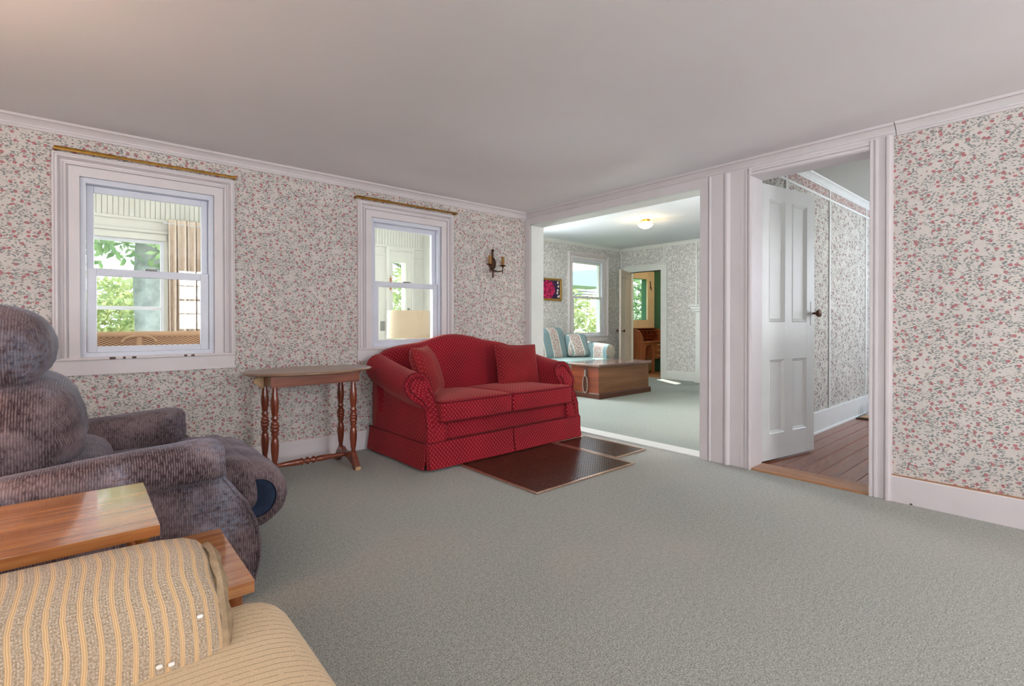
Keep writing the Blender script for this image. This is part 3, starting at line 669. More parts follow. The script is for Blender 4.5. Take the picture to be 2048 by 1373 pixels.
for a, b in ((stl, mul0), (mul1, Lw - stl)):
    for h0, h1 in ((0.205, 0.775), (1.055, 1.980)):
        mb = MB(); mb.box(a, b, 0.0155, T - 0.0155, h0, h1)
        p = mb.xf(DM).build('panel', 'door', dr, smooth=0)
        mb = MB(); mb2 = mb
        pr = [(0, 0.0005), (0.004, -0.004), (0.010, 0.000), (0.014, 0.006), (0.017, 0.006), (0.026, 0.0155), (0, 0.0165)]
        rings = [[(a + w, d, h0 + w) for w, d in pr], [(b - w, d, h0 + w) for w, d in pr], [(b - w, d, h1 - w) for w, d in pr], [(a + w, d, h1 - w) for w, d in pr]]
        mb.loft(rings, loop=True, uvs=False); mb.xf(DM).build('moulding', 'door', p, smooth=25)
mb = MB(); mb.box(Lw - 0.058, Lw - 0.006, -0.004, 0, 1.03, 1.22, 0.002); mb.xf(DM).build('lock_plate', 'door', dr)
mb = MB(); mb.lathe([(0.008, 0), (0.010, -0.02), (0.012, -0.03), (0.026, -0.040), (0.030, -0.050), (0.028, -0.060), (0.012, -0.066), (0.002, -0.067)], (Lw - 0.030, 0.0, 1.125), 'y', 18); mb.xf(DM).build('knob', 'bronze', dr)
mb = MB(); mb.lathe([(0.008, 0), (0.010, 0.02), (0.012, 0.03), (0.026, 0.040), (0.030, 0.050), (0.028, 0.060), (0.012, 0.066), (0.002, 0.067)], (Lw - 0.030, T, 1.125), 'y', 18); mb.xf(DM).build('knob', 'bronze', dr)
for hz in (0.25, 1.88):
    mb = MB(); mb.tube([(-0.006, 0.018, hz - 0.045), (-0.006, 0.018, hz + 0.045)], 0.007); mb.box(-0.003, 0.0, 0.004, 0.034, hz - 0.045, hz + 0.045); mb.xf(DM).build('hinge', 'metal', dr, smooth=30)

# ---------------------------------------------------------------- sitting room beyond the wide opening
W3 = (6.822, 7.728, 0.80, 2.235)
st(MB().box(X2 - 0.075, XF + 0.02, YH + 0.06, Y2 + 0.02, -0.1, 0.0).build('floor_3', 'carpet2', smooth=0), 'pale grey-green carpet of the sitting room', 'floor')
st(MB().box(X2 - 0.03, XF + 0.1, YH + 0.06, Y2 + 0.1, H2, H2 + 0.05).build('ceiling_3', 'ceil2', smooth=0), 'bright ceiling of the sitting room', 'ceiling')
wall('wall_sitting_left', 'paper2', 'y', Y2, Y2 + 0.12, X2, XF + 0.001, 0, H2, [W3, (4.3, 5.15, 0.8, 2.235)], 'papered sitting room wall with the tall window and the painting')  # second hole added out of sight to admit the fill light
wall('wall_sitting_far', 'paper2', 'x', XF, XF + 0.12, YH + 0.06, Y2, 0, H2, [(5.27, 5.99, -1, 2.045)], 'papered sitting room wall with the desk doorway')
wall('wall_sitting_right', 'paper2', 'y', YH + 0.061, YH + 0.12, X2, XF, 0, H2, [], 'sitting room wall out of sight behind the jamb')
mb = MB(); crown(mb, 'y', Y2, -1, X2, XF, H2, 0.9); crown(mb, 'x', XF, -1, YH + 0.1, Y2, H2, 0.9); st(mb.build('trim_10', 'white', smooth=25), 'white crown moulding of the sitting room', 'trim')
mb = MB(); strip(mb, 'y', Y2, -1, X2, XF, base_prof(0.165)); strip(mb, 'x', XF, -1, YH + 0.1, 5.14, base_prof(0.165)); st(mb.build('baseboard_sitting', 'white', smooth=0), 'white baseboard of the sitting room', 'baseboard')
tr = setting('trim_11', (XF, 5.6, 0), 'white casing of the doorway to the desk room', 'trim')
mb = MB(); casing(mb, 'x', XF, -1, 5.27, 5.99, 0, 2.045, [(0, -0.02), (0, 0.016), (0.10, 0.016), (0.104, 0.028), (0.128, 0.028), (0.128, 0)]); mb.build('casing', 'white', tr, smooth=20)
MB().box(XF - 0.01, XF + 0.13, 5.255, 5.272, 0, 2.045).box(XF - 0.01, XF + 0.13, 5.988, 6.01, 0, 2.045).box(XF - 0.01, XF + 0.13, 5.27, 5.99, 2.045, 2.06).build('jamb', 'white', tr, smooth=0)
tr = setting('trim_12', (XF, 4.6, 0), 'narrow vertical battens on the far sitting room wall', 'trim')
for y, zz in ((5.205, 2.17), (4.555, 0.165), (6.185, 0.165)): MB().box(XF - 0.012, XF, y - 0.016, y + 0.016, zz, H2 - 0.055).build('batten', 'white', tr, smooth=0)
sash_window('window_3', 'y', Y2, -1, *W3, 1.535, 'tall white double-hung window above the striped sofa', 1.0, apron=0.09, sm='white')
# mantelpiece against the far wall
mt = thing('mantelpiece', 'white mantelpiece whose end shows beside the pillar edge', 'mantel', (8.2, 3.9, 0))
MB().box(8.02, XF - 0.013, 3.2, 4.58, 1.335, 1.365, 0.006).box(8.06, XF - 0.013, 3.23, 4.55, 1.29, 1.335, 0.004).box(8.10, XF - 0.013, 3.26, 4.52, 1.25, 1.29, 0.004).build('shelf', 'white', mt, smooth=30)
for y in (4.42, 3.3): MB().box(8.17, XF - 0.013, y, y + 0.09, 0, 1.25, 0.003).box(8.14, XF - 0.013, y - 0.005, y + 0.1, 0.0, 0.17, 0.003).box(8.15, XF - 0.013, y - 0.005, y + 0.1, 0.92, 0.96, 0.003).build('pilaster', 'white', mt, smooth=0)
MB().box(8.19, XF - 0.013, 3.39, 4.42, 0.95, 1.25).build('frieze', 'white', mt, smooth=0)
MB().box(8.2, XF - 0.021, 3.39, 4.42, 0.001, 0.95).build('fire_board', 'dark', mt, smooth=0)
# door leaf of the desk room, open into the sitting room
d2 = setting('door_2', (8.25, 5.96, 0.01), 'beige panelled door standing open beside the striped sofa', 'door')
ang2 = math.atan2(5.63 - 5.96, 7.47 - 8.25); DM2 = Matrix.Translation((8.25, 5.96, 0)) @ Matrix.Rotation(ang2, 4, 'Z'); L2 = 0.84
mb = MB()
for a, b in ((0, 0.11), (L2 - 0.11, L2), (0.37, 0.47)): mb.box(a, b, -0.0, 0.035, 0.015, 2.03)
for h0, h1 in ((0.015, 0.22), (0.8, 1.02), (1.9, 2.03)): mb.box(0.1, L2 - 0.1, 0.001, 0.034, h0, h1)
mb.xf(DM2).build('frame', 'beige', d2, smooth=0)
for a, b in ((0.11, 0.37), (0.47, L2 - 0.11)):
    for h0, h1 in ((0.22, 0.8), (1.02, 1.9)): MB().box(a, b, 0.010, 0.024, h0, h1).xf(DM2).build('panel', 'beige', d2, smooth=0)
for s_ in (-1, 1):
    mb = MB(); yy = 0.0 if s_ < 0 else 0.035
    mb.lathe([(0.008, 0), (0.010, s_ * 0.03), (0.026, s_ * 0.042), (0.028, s_ * 0.055), (0.012, s_ * 0.066), (0.002, s_ * 0.067)], (L2 - 0.05, yy, 0.90), 'y', 14); mb.xf(DM2).build('knob', 'bronze', d2)
# ceiling light
cl = thing('ceiling_light', 'lit schoolhouse glass ceiling light in the sitting room', 'ceiling light', (6.14, 4.164, H2))
MB().lathe([(0.055, 0), (0.062, -0.008), (0.058, -0.022), (0.045, -0.028), (0.002, -0.028)], (6.14, 4.164, H2), n=20).build('fitter', 'brass', cl)
MB().lathe([(0.040, -0.026), (0.050, -0.034), (0.085, -0.050), (0.104, -0.070), (0.104, -0.080), (0.080, -0.105), (0.045, -0.122), (0.002, -0.130)], (6.14, 4.164, H2), n=28).build('globe', 'globe', cl)
light('ceiling_bulb', 'POINT', (6.14, 4.164, H2 - 0.17), 8, (1, 0.72, 0.42), rad=0.06)
light('ceiling_glow', 'POINT', (6.02, 4.08, H2 - 0.075), 2.4, (1, 0.62, 0.32), rad=0.03)
# painting
pc = thing('flower_painting', 'gilt-framed painting of magenta flowers beside the tall window', 'painting', (6.2, Y2, 1.44))
mb = MB(); casing(mb, 'y', Y2, -1, 5.93, 6.49, 1.475, 1.795, [(0, 0.004), (0, 0.012), (0.008, 0.018), (0.020, 0.024), (0.034, 0.028), (0.038, 0.016), (0.038, 0.004)]); mb.box(5.892, 6.528, Y2 - 0.026, Y2 - 0.004, 1.437, 1.476); mb.build('picture_frame', 'goldframe', pc, smooth=25)
MB().box(5.93, 6.49, Y2 - 0.012, Y2 - 0.003, 1.475, 1.795).build('canvas', 'picture', pc, smooth=0)

# ---------------------------------------------------------------- desk room beyond
st(MB().box(XF + 0.02, 9.6, 4.0, 6.25, -0.1, 0.0).build('floor_4', 'thresh', smooth=0), 'tan floor of the desk room', 'floor')
wall('wall_desk_left', 'green', 'y', 6.22, 6.34, XF + 0.12, 9.6, 0, 2.4, [(8.62, 9.20, 1.11, 1.98)], 'green desk room wall holding the peach door')
wall('wall_desk_far', 'green', 'x', 9.5, 9.6, 4.0, 6.22, 0, 2.4, [], 'green painted wall beyond the roll-top desk')
wall('wall_desk_right', 'green', 'y', 3.9, 4.0, XF + 0.12, 9.6, 0, 2.4, [], 'side wall of the desk room out of sight')
st(MB().box(XF + 0.1, 9.6, 3.9, 6.34, 2.4, 2.45).build('ceiling_4', 'ceil', smooth=0), 'ceiling of the desk room', 'ceiling')
light('desk_room_light', 'POINT', (8.95, 4.9, 2.15), 18, (1, 0.78, 0.52), rad=0.08)  # warm point light, no fixture modelled
d3 = setting('door_3', (8.9, 6.2, 0), 'peach half-glazed outside door behind the roll-top desk', 'door')
mb = MB()
for a, b in ((8.50, 8.62), (9.20, 9.40)): mb.box(a, b, 6.18, 6.215, 0.01, 2.12)
mb.box(8.62, 9.20, 6.181, 6.214, 1.98, 2.12).box(8.62, 9.20, 6.181, 6.214, 0.01, 1.11); mb.build('frame', 'peach', d3, smooth=0)
MB().box(8.42, 9.47, 6.195, 6.219, 2.125, 2.16).box(9.40, 9.47, 6.195, 6.219, 0, 2.125).build('casing', 'peach', d3, smooth=0)
MB().box(8.62, 9.20, 6.196, 6.200, 1.11, 1.98).build('pane', 'glass', d3, smooth=0)
mb = MB(); mb.tube([(9.28, 6.172, 1.78), (9.28, 6.165, 1.86), (9.28, 6.172, 1.94)], 0.008); mb.tube([(9.31, 6.172, 1.74), (9.31, 6.168, 1.82)], 0.006); mb.build('door_chain', 'iron', d3)
dk = thing('roll_top_desk', 'small oak roll-top desk seen through the far doorway', 'desk', (8.95, 6.0, 0))
side = [(6.19, 0.30), (5.83, 0.30), (5.83, 0.655), (5.86, 0.655)] + [(5.86 + 0.24 * (1 - math.cos(a)), 0.66 + 0.265 * math.sin(a)) for a in [PI / 2 * i / 8 for i in range(1, 9)]] + [(6.19, 0.925)]
for x in (8.565, 9.375): MB().prism(side, 'x', x, x + 0.025, 0.003).build('side_panel', 'desk', dk, smooth=20)
for a in ((8.565, 8.60, 5.83, 5.87), (8.565, 8.60, 6.15, 6.19), (9.365, 9.40, 5.83, 5.87), (9.365, 9.40, 6.15, 6.19)): MB().box(*a, 0, 0.3).build('leg', 'desk', dk, smooth=0)
MB().box(8.885, 8.925, 5.83, 5.87, 0, 0.3).build('leg', 'desk', dk, smooth=0)
MB().box(8.555, 9.41, 5.80, 6.185, 0.648, 0.668, 0.004).build('writing_surface', 'desk', dk, smooth=30)
MB().box(8.59, 9.375, 6.17, 6.185, 0.30, 0.92).build('back_panel', 'deskin', dk, smooth=0)
MB().box(8.56, 9.405, 6.08, 6.195, 0.925, 0.94, 0.004).build('top', 'desk', dk, smooth=30)
arch = [(8.59, 0.648), (8.59, 0.30), (8.60, 0.30)] + [(8.735 - 0.12 * math.cos(a), 0.50 + 0.10 * math.sin(a)) for a in [PI * i / 10 for i in range(11)]] + [(8.87, 0.30), (8.93, 0.30), (8.93, 0.648)]
MB().prism(arch, 'y', 5.835, 5.853).build('kneehole_arch', 'desk', dk, smooth=20)
MB().box(8.91, 9.375, 5.845, 6.17, 0.30, 0.645).build('pedestal', 'desk', dk, smooth=0)
for h in (0.31, 0.425, 0.54):
    dd = MB().box(8.94, 9.36, 5.828, 5.846, h, h + 0.10, 0.004).build('drawer', 'desk', dk, smooth=30)
    MB().box(9.03, 9.12, 5.812, 5.829, h + 0.04, h + 0.062, 0.006).build('pull', 'tan', dd, smooth=30)
mb = MB()
for x in (8.70, 8.84, 8.98, 9.12, 9.26): mb.box(x, x + 0.008, 6.03, 6.17, 0.70, 0.88)
mb.box(8.60, 9.37, 6.03, 6.17, 0.88, 0.89).box(8.60, 9.37, 6.03, 6.17, 0.79, 0.797); mb.build('pigeonholes', 'deskin', dk, smooth=0)
for i in range(5): MB().lathe([(0.002, -0.01), (0.012, -0.008), (0.012, 0.0), (0.002, 0.002)], (8.68 + i * 0.12, 6.02, 0.84 - 0.02 * (i % 2)), 'y', 10).build('knob', 'brass', dk)

# ---------------------------------------------------------------- blanket chest
ch = thing('blanket_chest', 'long wooden blanket chest with rope handle before the striped sofa', 'chest', (5.98, 4.64, 0))
cx0, cx1, cy0, cy1 = 5.355, 6.56, 4.37, 4.90
body = MB().box(cx0 + 0.012, cx1 - 0.012, cy0 + 0.012, cy1 - 0.012, 0.02, 0.435, 0.004).build('body', 'chest', ch, smooth=30)
MB().box(cx0 + 0.006, cx0 + 0.013, cy0 + 0.013, cy1 - 0.013, 0.07, 0.433).build('end_board', 'chestend', ch, smooth=0)
MB().box(cx0 + 0.001, cx0 + 0.008, cy0 + 0.20, cy0 + 0.27, 0.09, 0.42, 0.002).build('handle_cleat', 'chestdk', ch, smooth=0)
mb = MB()
pr = [(0, 0.0), (0.022, 0), (0.022, 0.062), (0.014, 0.078), (0, 0.08)]
x0, x1, y0, y1 = cx0 + 0.01, cx1 - 0.01, cy0 + 0.01, cy1 - 0.01
mb.loft([[(x0 - d, y0 - d, z) for d, z in pr], [(x1 + d, y0 - d, z) for d, z in pr], [(x1 + d, y1 + d, z) for d, z in pr], [(x0 - d, y1 + d, z) for d, z in pr]], loop=True, uvs=False); mb.build('plinth', 'chestdk', ch, smooth=25)
MB().box(cx0 - 0.028, cx1 + 0.022, cy0 - 0.028, cy1 + 0.02, 0.436, 0.475, 0.012, 3).build('lid', 'lid', ch, smooth=40)
yc = cy0 + 0.235
mb = MB(); mb.tube([(cx0 - 0.012, yc + dy, z) for dy, z in ((0.0, 0.32), (-0.035, 0.27), (-0.045, 0.18), (-0.035, 0.10), (0.0, 0.06), (0.035, 0.10), (0.045, 0.18), (0.035, 0.27))], 0.009, 8, loop=True); mb.tube([(cx0 - 0.008, yc, 0.39), (cx0 - 0.012, yc, 0.30)], 0.016, 10); mb.build('rope_handle', 'rope', ch)

# ---------------------------------------------------------------- striped sofa
sf = thing('striped_sofa', 'teal and floral striped sofa under the tall window', 'sofa', (5.65, 5.6, 0))
fxp = lambda p: p
MB().rbox((5.6, 5.56, 0.375), (0.98, 0.46, 0.095), 0.06, 6).build('seat_cushion', 'teal', sf)
MB().box(4.62, 6.62, 5.10, 6.10, 0.05, 0.30, 0.02).build('skirt', 'floral', sf)
def bk(p):
    q = Vector(p); t = (p.z + 0.26) / 0.52
    q.y += 0.16 * t + 0.05 * (1 - (p.x / 0.5) ** 2) * -1; return q
for xc, hx, yy in ((5.10, 0.50, 5.79), (5.93, 0.36, 5.79)):
    MB().rbox((xc, yy + 0.04, 0.70), (hx, 0.11, 0.265), 0.11, 6, fn=bk).build('back_cushion', 'stripe', sf)
MB().rbox((0, 0, 0), (0.20, 0.075, 0.20), 0.07, 6, mtx=Matrix.Translation((6.36, 5.66, 0.665)) @ Matrix.Rotation(-0.35, 4, 'Z') @ Matrix.Rotation(-0.42, 4, 'X')).build('end_cushion', 'stripe', sf)
MB().rbox((5.6, 6.06, 0.55), (1.02, 0.09, 0.32), 0.07, 5).build('backrest', 'teal', sf)
for s_, xc in ((-1, 4.62), (1, 6.58)):
    rings = []
    for t in [i / 8 for i in range(9)]:
        y = 5.14 + t * 0.95; zc = 0.575 + 0.07 * t
        ring = [(xc - s_ * 0.09, y, 0.06), (xc - s_ * 0.09, y, zc - 0.05)] + [(xc + s_ * 0.02 - s_ * 0.115 * math.cos(a), y, zc + 0.115 * math.sin(a)) for a in [PI * 1.25 * i / 12 for i in range(0, 13)]] + [(xc + s_ * 0.08, y, 0.40), (xc + s_ * 0.09, y, 0.06)]
        rings.append(ring)
    MB().loft(rings).build('arm', 'stripe', sf, smooth=50)
    mb = MB(); mb.lathe([(0.002, -0.016), (0.06, -0.014), (0.10, -0.008), (0.116, 0.004)], (xc + s_ * 0.02, 5.138, 0.575), 'y', 22); mb.build('arm_front', 'floral', sf)

# ---------------------------------------------------------------- sun porch beyond the two windows
PY0 = YA + 0.16; PY = 6.2; XP = XB + 0.061
st(MB().box(-3.2, XP, PY0, PY + 0.1, -0.1, 0.0).build('floor_5', 'pfloor', smooth=0), 'painted floor of the sun porch', 'floor')
st(MB().box(-3.2, XP, PY0, PY + 0.1, 2.62, 2.68).build('ceiling_5', 'porch', smooth=0), 'white ceiling of the sun porch', 'ceiling')
wall('wall_porch_outer', 'porch', 'y', PY, PY + 0.1, -3.2, XP, 0, 2.62, [(-1.3, 0.652, 0.86, 1.885), (-2.9, -1.5, 0.86, 1.885), (1.25, 2.75, 0.86, 1.885), (3.21, 3.406, 0.3, 1.88)], 'white outer wall of the sun porch with its windows')
wall('wall_porch_end', 'porch', 'x', -3.3, -3.2, PY0, PY + 0.1, 0, 2.62, [(4.5, 5.9, 0.86, 1.885)], 'left end wall of the sun porch')
def pwin(n, x0, x1, z0, z1, meet, label):
    r = setting(n, ((x0 + x1) / 2, PY, z0), label, 'window')
    mb = MB()
    for a, b, h0, h1 in ((x0, x0 + 0.03, z0, z1), (x1 - 0.03, x1, z0, z1), (x0 + 0.029, x1 - 0.029, z1 - 0.035, z1 - 0.001), (x0 + 0.029, x1 - 0.029, z0 + 0.001, z0 + 0.045), (x0 + 0.029, x1 - 0.029, meet - 0.018, meet + 0.018)): mb.box(a, b, PY + 0.015, PY + 0.05, h0, h1, 0.003)
    mb.build('sash', 'vinyl', r, smooth=30)
    MB().box(x0, x1, PY + 0.03, PY + 0.034, z0, z1).build('pane', 'glass', r, smooth=0)
    MB().box(x0 - 0.08, x1 + 0.02, PY - 0.02, PY, z1, z1 + 0.055).box(x0 - 0.08, x0, PY - 0.018, PY, z0 - 0.05, z1).box(x0 - 0.09, x1 + 0.03, PY - 0.03, PY, z0 - 0.05, z0).build('casing', 'porch', r, smooth=0)
pwin('window_4', -1.3, 0.652, 0.86, 1.885, 1.195, 'wide porch window with trees outside behind the wicker settee')
pwin('window_5', 1.25, 2.75, 0.86, 1.885, 1.195, 'unseen porch window added for light between the two room windows')  # window added out of sight to light the porch
pwin('window_6', -2.9, -1.5, 0.86, 1.885, 1.195, 'leftmost porch window out of sight')
bb = MB(); x = -3.2
while x < XP - 0.02:
    bb.box(x + 0.002, min(x + 0.040, XP), PY - 0.012, PY, 2.095, 2.62, 0.002, 1); x += 0.042
tr = setting('trim_13', (0, PY, 2.1), 'white beadboard band high on the porch wall', 'trim')
bb.build('beadboard', 'porch', tr, smooth=0, kind='stuff')
MB().box(-3.2, XP, PY - 0.024, PY, 2.07, 2.10, 0.006).box(-3.2, XP, PY - 0.016, PY, 1.955, 1.985, 0.004).build('moulding', 'porch', tr, smooth=30)
# narrow glazed porch door
d4 = setting('door_4', (3.33, PY, 0), 'narrow glazed white porch door at the corner', 'door')
MB().box(3.15, 3.21, PY - 0.025, PY, 0, 2.05).box(3.41, 3.50, PY - 0.025, PY, 0, 2.05).box(3.20, 3.42, PY - 0.024, PY, 1.88, 2.05).box(3.20, 3.42, PY - 0.024, PY, 0, 0.3).build('frame', 'porch', d4, smooth=0)
mb = MB(); casing(mb, 'y', PY, -1, 3.16, 3.49, 0, 2.03, [(0, 0.02), (0, 0.045), (0.012, 0.05), (0.05, 0.036), (0.052, 0.0), (0.0, 0.0)]); mb.build('casing', 'porch', d4, smooth=20)
MB().box(3.205, 3.41, PY + 0.02, PY + 0.024, 0.3, 1.88).build('pane', 'glass', d4, smooth=0)
mb = MB(); 
for i in range(7): mb.lathe([(0.004, 0), (0.016, 0.004), (0.016, 0.014), (0.004, 0.018)], (3.15, PY - 0.075, 1.50 + 0.022 * i), n=10)
mb.tube([(3.15, PY - 0.075, 1.49), (3.15, PY - 0.075, 1.68)], 0.003, 6); mb.tube([(3.15, PY - 0.075, 1.675), (3.15, PY - 0.02, 1.675)], 0.003, 6)
tag(mb.build('hanging_ornament', 'rust'), 'small rust-striped hanging ornament beside the porch door', 'ornament')
mb = MB(); mb.box(3.035, 3.10, PY - 0.008, PY, 0.94, 1.07, 0.003); ot = tag(mb.build('wall_plate', 'plate'), 'grey square wall plate left of the porch lamp', 'plate')
# curtain
def curtain(x0, x1, y, z0, z1, label):
    n = 120; rows = [z0, z0 + 0.3, 1.4, 1.8, z1 - 0.07, z1 - 0.05, z1 - 0.035, z1 - 0.02, z1]
    amp = [0.036, 0.036, 0.036, 0.034, 0.024, 0.010, 0.014, 0.010, 0.018]
    rings = []
    for z, a in zip(rows, amp):
        r = []
        for i in range(n):
            u = i / (n - 1); ph = u * 2 * PI * 11 + 0.9 * math.sin(u * 9)
            r.append((x0 + (x1 - x0) * u + 0.01 * math.sin(ph * 0.5 + z), y + a * math.sin(ph), z))
        r2 = [(p[0], p[1] + 0.003, p[2]) for p in r[::-1]]; rings.append(r + r2)
    c = thing('curtain', label, 'curtain', ((x0 + x1) / 2, y, z0))
    MB().loft(rings).build('cloth', 'curtain', c, smooth=60)
    MB().tube([(x0 - 0.03, y + 0.002, z1 - 0.045), (x1 + 0.05, y + 0.002, z1 - 0.045)], 0.006).build('pole', 'vinyl', c)
curtain(0.665, 1.10, PY - 0.10, 0.35, 2.10, 'gathered beige curtain on the porch behind the wicker settee')
# wicker settee seen from behind
ws = thing('wicker_settee', 'tan wicker settee backed against the first window', 'settee', (0.1, 4.9, 0))
zt = 0.985; yb = 4.62
MB().tube([(-0.95, yb, zt - 0.022), (0.76, yb, zt - 0.022)], 0.022, 12).build('top_rail', 'wick', ws)
MB().tube([(-0.95, yb, 0.42), (0.76, yb, 0.42)], 0.022, 10).build('seat_rail', 'wick', ws)
for x in (-0.95, -0.30, 0.33, 0.74):
    MB().tube([(x, yb, 0.0), (x, yb, zt - 0.04)], 0.022, 10).build('post', 'wick', ws)
for x0, x1 in ((-0.93, -0.32), (-0.28, 0.31), (0.35, 0.72)):
    MB().box(x0, x1, yb - 0.006, yb + 0.006, 0.44, zt - 0.04).build('woven_panel', 'wicker', ws, smooth=0)
mb = MB(); mb.tube([(0.33 + 0.10 * math.sin(a) * (1 if a > 0 else 1), yb - 0.022, zt - 0.075 + 0.045 * math.cos(a)) for a in [PI / 2 * (i / 5 - 1) for i in range(11)]], 0.009, 8); mb.build('wrapped_arch', 'wick', ws)
MB().rbox((-0.1, yb + 0.36, 0.40), (0.80, 0.32, 0.07), 0.05, 4).build('seat_cushion', 'curtain', ws)
for x in (-0.93, 0.72): MB().tube([(x, yb, 0.66), (x, yb + 0.6, 0.64), (x, yb + 0.68, 0.56), (x, yb + 0.68, 0.0)], 0.022, 10).build('arm', 'wick', ws)
# porch lamp
pl = thing('floor_lamp', 'lamp with a tan drum shade outside the second window', 'lamp', (2.79, 5.0, 0))
MB().lathe([(0.15, 0), (0.15, 0.015), (0.03, 0.03), (0.014, 0.05), (0.012, 0.90), (0.002, 1.22)], (2.79, 5.0, 0), n=18).build('stand', 'metal', pl)
MB().loft([[(2.79 + r * math.cos(2 * PI * k / 40), 5.0 + r * math.sin(2 * PI * k / 40), z) for k in range(40)] for r, z in ((0.238, 0.878), (0.230, 1.185), (0.226, 1.185), (0.234, 0.878))], loop=True).build('lamp_shade', 'shade', pl)
MB().box(2.99, 2.998, 4.872, 4.88, 0.878, 1.185).build('seam', 'candle', pl, smooth=0)
MB().lathe([(0.002, 0), (0.018, 0.006), (0.014, 0.016), (0.02, 0.026), (0.002, 0.04)], (2.79, 5.0, 1.18), n=12).build('finial', 'metal', pl)

# ---------------------------------------------------------------- outdoors
st(MB().box(-30, 50, 6.4, 60, -0.75, -0.55).build('floor_6', 'grass', smooth=0), 'sunlit lawn outside the house', 'ground')
st(MB().box(3.9, 9.6, 6.34, 6.70, 2.42, 2.50).build('trim_14', 'roof', smooth=0), 'unseen grey eave shaped to hold back sun from the windows', 'eave')  # out of view, sized to cut off the high sun
st(MB().prism([(9.6, 2.10), (12.2, 2.10), (12.2, 2.62), (11.9, 2.66), (9.6, 2.40)], 'y', 9.4, 10.4).build('trim_15', 'roof', smooth=0), 'pale grey porch roof seen through the top of the tall window', 'roof')
def leaves(mb, c, rad, n, size, seed):
    rnd = random.Random(seed); bm = mb.bm
    for _ in range(n):
        while True:
            p = Vector((rnd.uniform(-1, 1), rnd.uniform(-1, 1), rnd.uniform(-1, 1)))
            if p.length < 1: break
        if noise.noise(p * 2.6 + Vector((seed, 0, 0))) < -0.12: continue
        q = Vector((c[0] + p.x * rad[0], c[1] + p.y * rad[1], c[2] + p.z * rad[2]))
        a = Vector((rnd.gauss(0, 1), rnd.gauss(0, 1), rnd.gauss(0, 1))).normalized(); b = a.orthogonal().normalized(); s_ = size * rnd.uniform(0.6, 1.3)
        vs = [bm.verts.new(q + a * s_), bm.verts.new(q + b * s_ * 0.5), bm.verts.new(q - a * s_), bm.verts.new(q - b * s_ * 0.5)]
        bm.faces.new(vs)
def tree(x, y, h, tr_, crowns, mat, label, seed, size=0.085, group=None):
    r = thing('leafy_tree', label, 'tree', (x, y, -0.55), group)
    mb = MB(); mb.tube([(x, y, -0.6), (x + 0.03, y, 0.4), (x - 0.02, y, 1.6), (x + 0.05, y, h)], [tr_ * 1.35, tr_ * 1.05, tr_, tr_ * 0.75], 14)
    rnd = random.Random(seed)
    for i in range(6):
        a = rnd.uniform(0, 2 * PI); z = rnd.uniform(1.9, h); L = rnd.uniform(1.2, 2.4)
        mb.tube([(x, y, z - 0.3), (x + math.cos(a) * L * 0.5, y + math.sin(a) * L * 0.5, z + 0.15), (x + math.cos(a) * L, y + math.sin(a) * L, z + 0.1)], [tr_ * 0.35, tr_ * 0.2, tr_ * 0.06], 7)
    mb.build('trunk', 'bark', r)
    mb = MB()
    for k, (cx, cy, cz, rx, ry, rz, n) in enumerate(crowns): leaves(mb, (cx, cy, cz), (rx, ry, rz), n, size, seed * 10 + k)
    mb.build('foliage', mat, r, smooth=0, kind='stuff')
tree(0.83, 9.6, 4.2, 0.20, [(0.2, 9.6, 3.35, 3.2, 1.6, 1.35, 6500), (-0.4, 9.3, 2.3, 1.9, 0.8, 0.45, 900), (1.5, 9.4, 2.3, 1.0, 0.6, 0.5, 500)], 'leafa', 'large tree with a thick trunk outside the porch window', 3)
tree(-1.5, 14.5, 3.4, 0.14, [(-1.0, 14.5, 0.9, 2.6, 1.2, 1.7, 7500), (1.8, 15, 0.8, 2.6, 1.2, 1.5, 6500)], 'leafb', 'sunlit shrubby tree behind the thick-trunked tree', 5, 0.1)
tree(6.9, 12.0, 3.6, 0.16, [(6.7, 12.0, 1.4, 1.8, 1.2, 2.2, 4200)], 'leafb', 'yellow-green tree seen through the glazed porch door', 8, 0.11)
tree(12.6, 12.4, 3.4, 0.15, [(13.2, 12.4, 0.9, 2.4, 1.2, 1.5, 4600), (13.0, 13.2, 2.2, 2.2, 1.0, 0.9, 1500)], 'leafb', 'sunlit tree seen through the tall sitting room window', 9, 0.12)
tree(19.4, 13.2, 3.4, 0.15, [(18.9, 13.2, 1.5, 1.9, 1.0, 2.2, 4500)], 'leafa', 'green tree seen through the glass of the peach door', 11, 0.12)
# back windows of the room (behind the camera)
def backwin(n, axis, c, a0, a1, label):
    r = setting(n, ((a0 + a1) / 2, c, 0.9) if axis == 'y' else (c, (a0 + a1) / 2, 0.9), label, 'window'); mb = MB()
    def B(u0, u1, h0, h1):
        return mb.box(u0, u1, c - 0.05, c - 0.02, h0, h1) if axis == 'y' else mb.box(c - 0.05, c - 0.02, u0, u1, h0, h1)
    B(a0, a0 + 0.04, 0.9, 2.02); B(a1 - 0.04, a1, 0.9, 2.02); B(a0, a1, 0.9, 0.94); B(a0, a1, 1.98, 2.02); B(a0, a1, 1.44, 1.475)
    for z in (1.2, 1.7): B(a0, a1, z, z + 0.018)
    for k in (1, 2): xx = a0 + (a1 - a0) * k / 3; B(xx - 0.009, xx + 0.009, 0.9, 2.02)
    mb.build('sash', 'white', r, smooth=0)
backwin('window_7', 'y', YB, 1.3, 2.2, 'many-paned window behind the camera')
backwin('window_8', 'y', YB, -1.35, -0.45, 'second many-paned window behind the camera')
backwin('window_9', 'x', XL, -0.05, 0.85, 'many-paned window in the left wall')
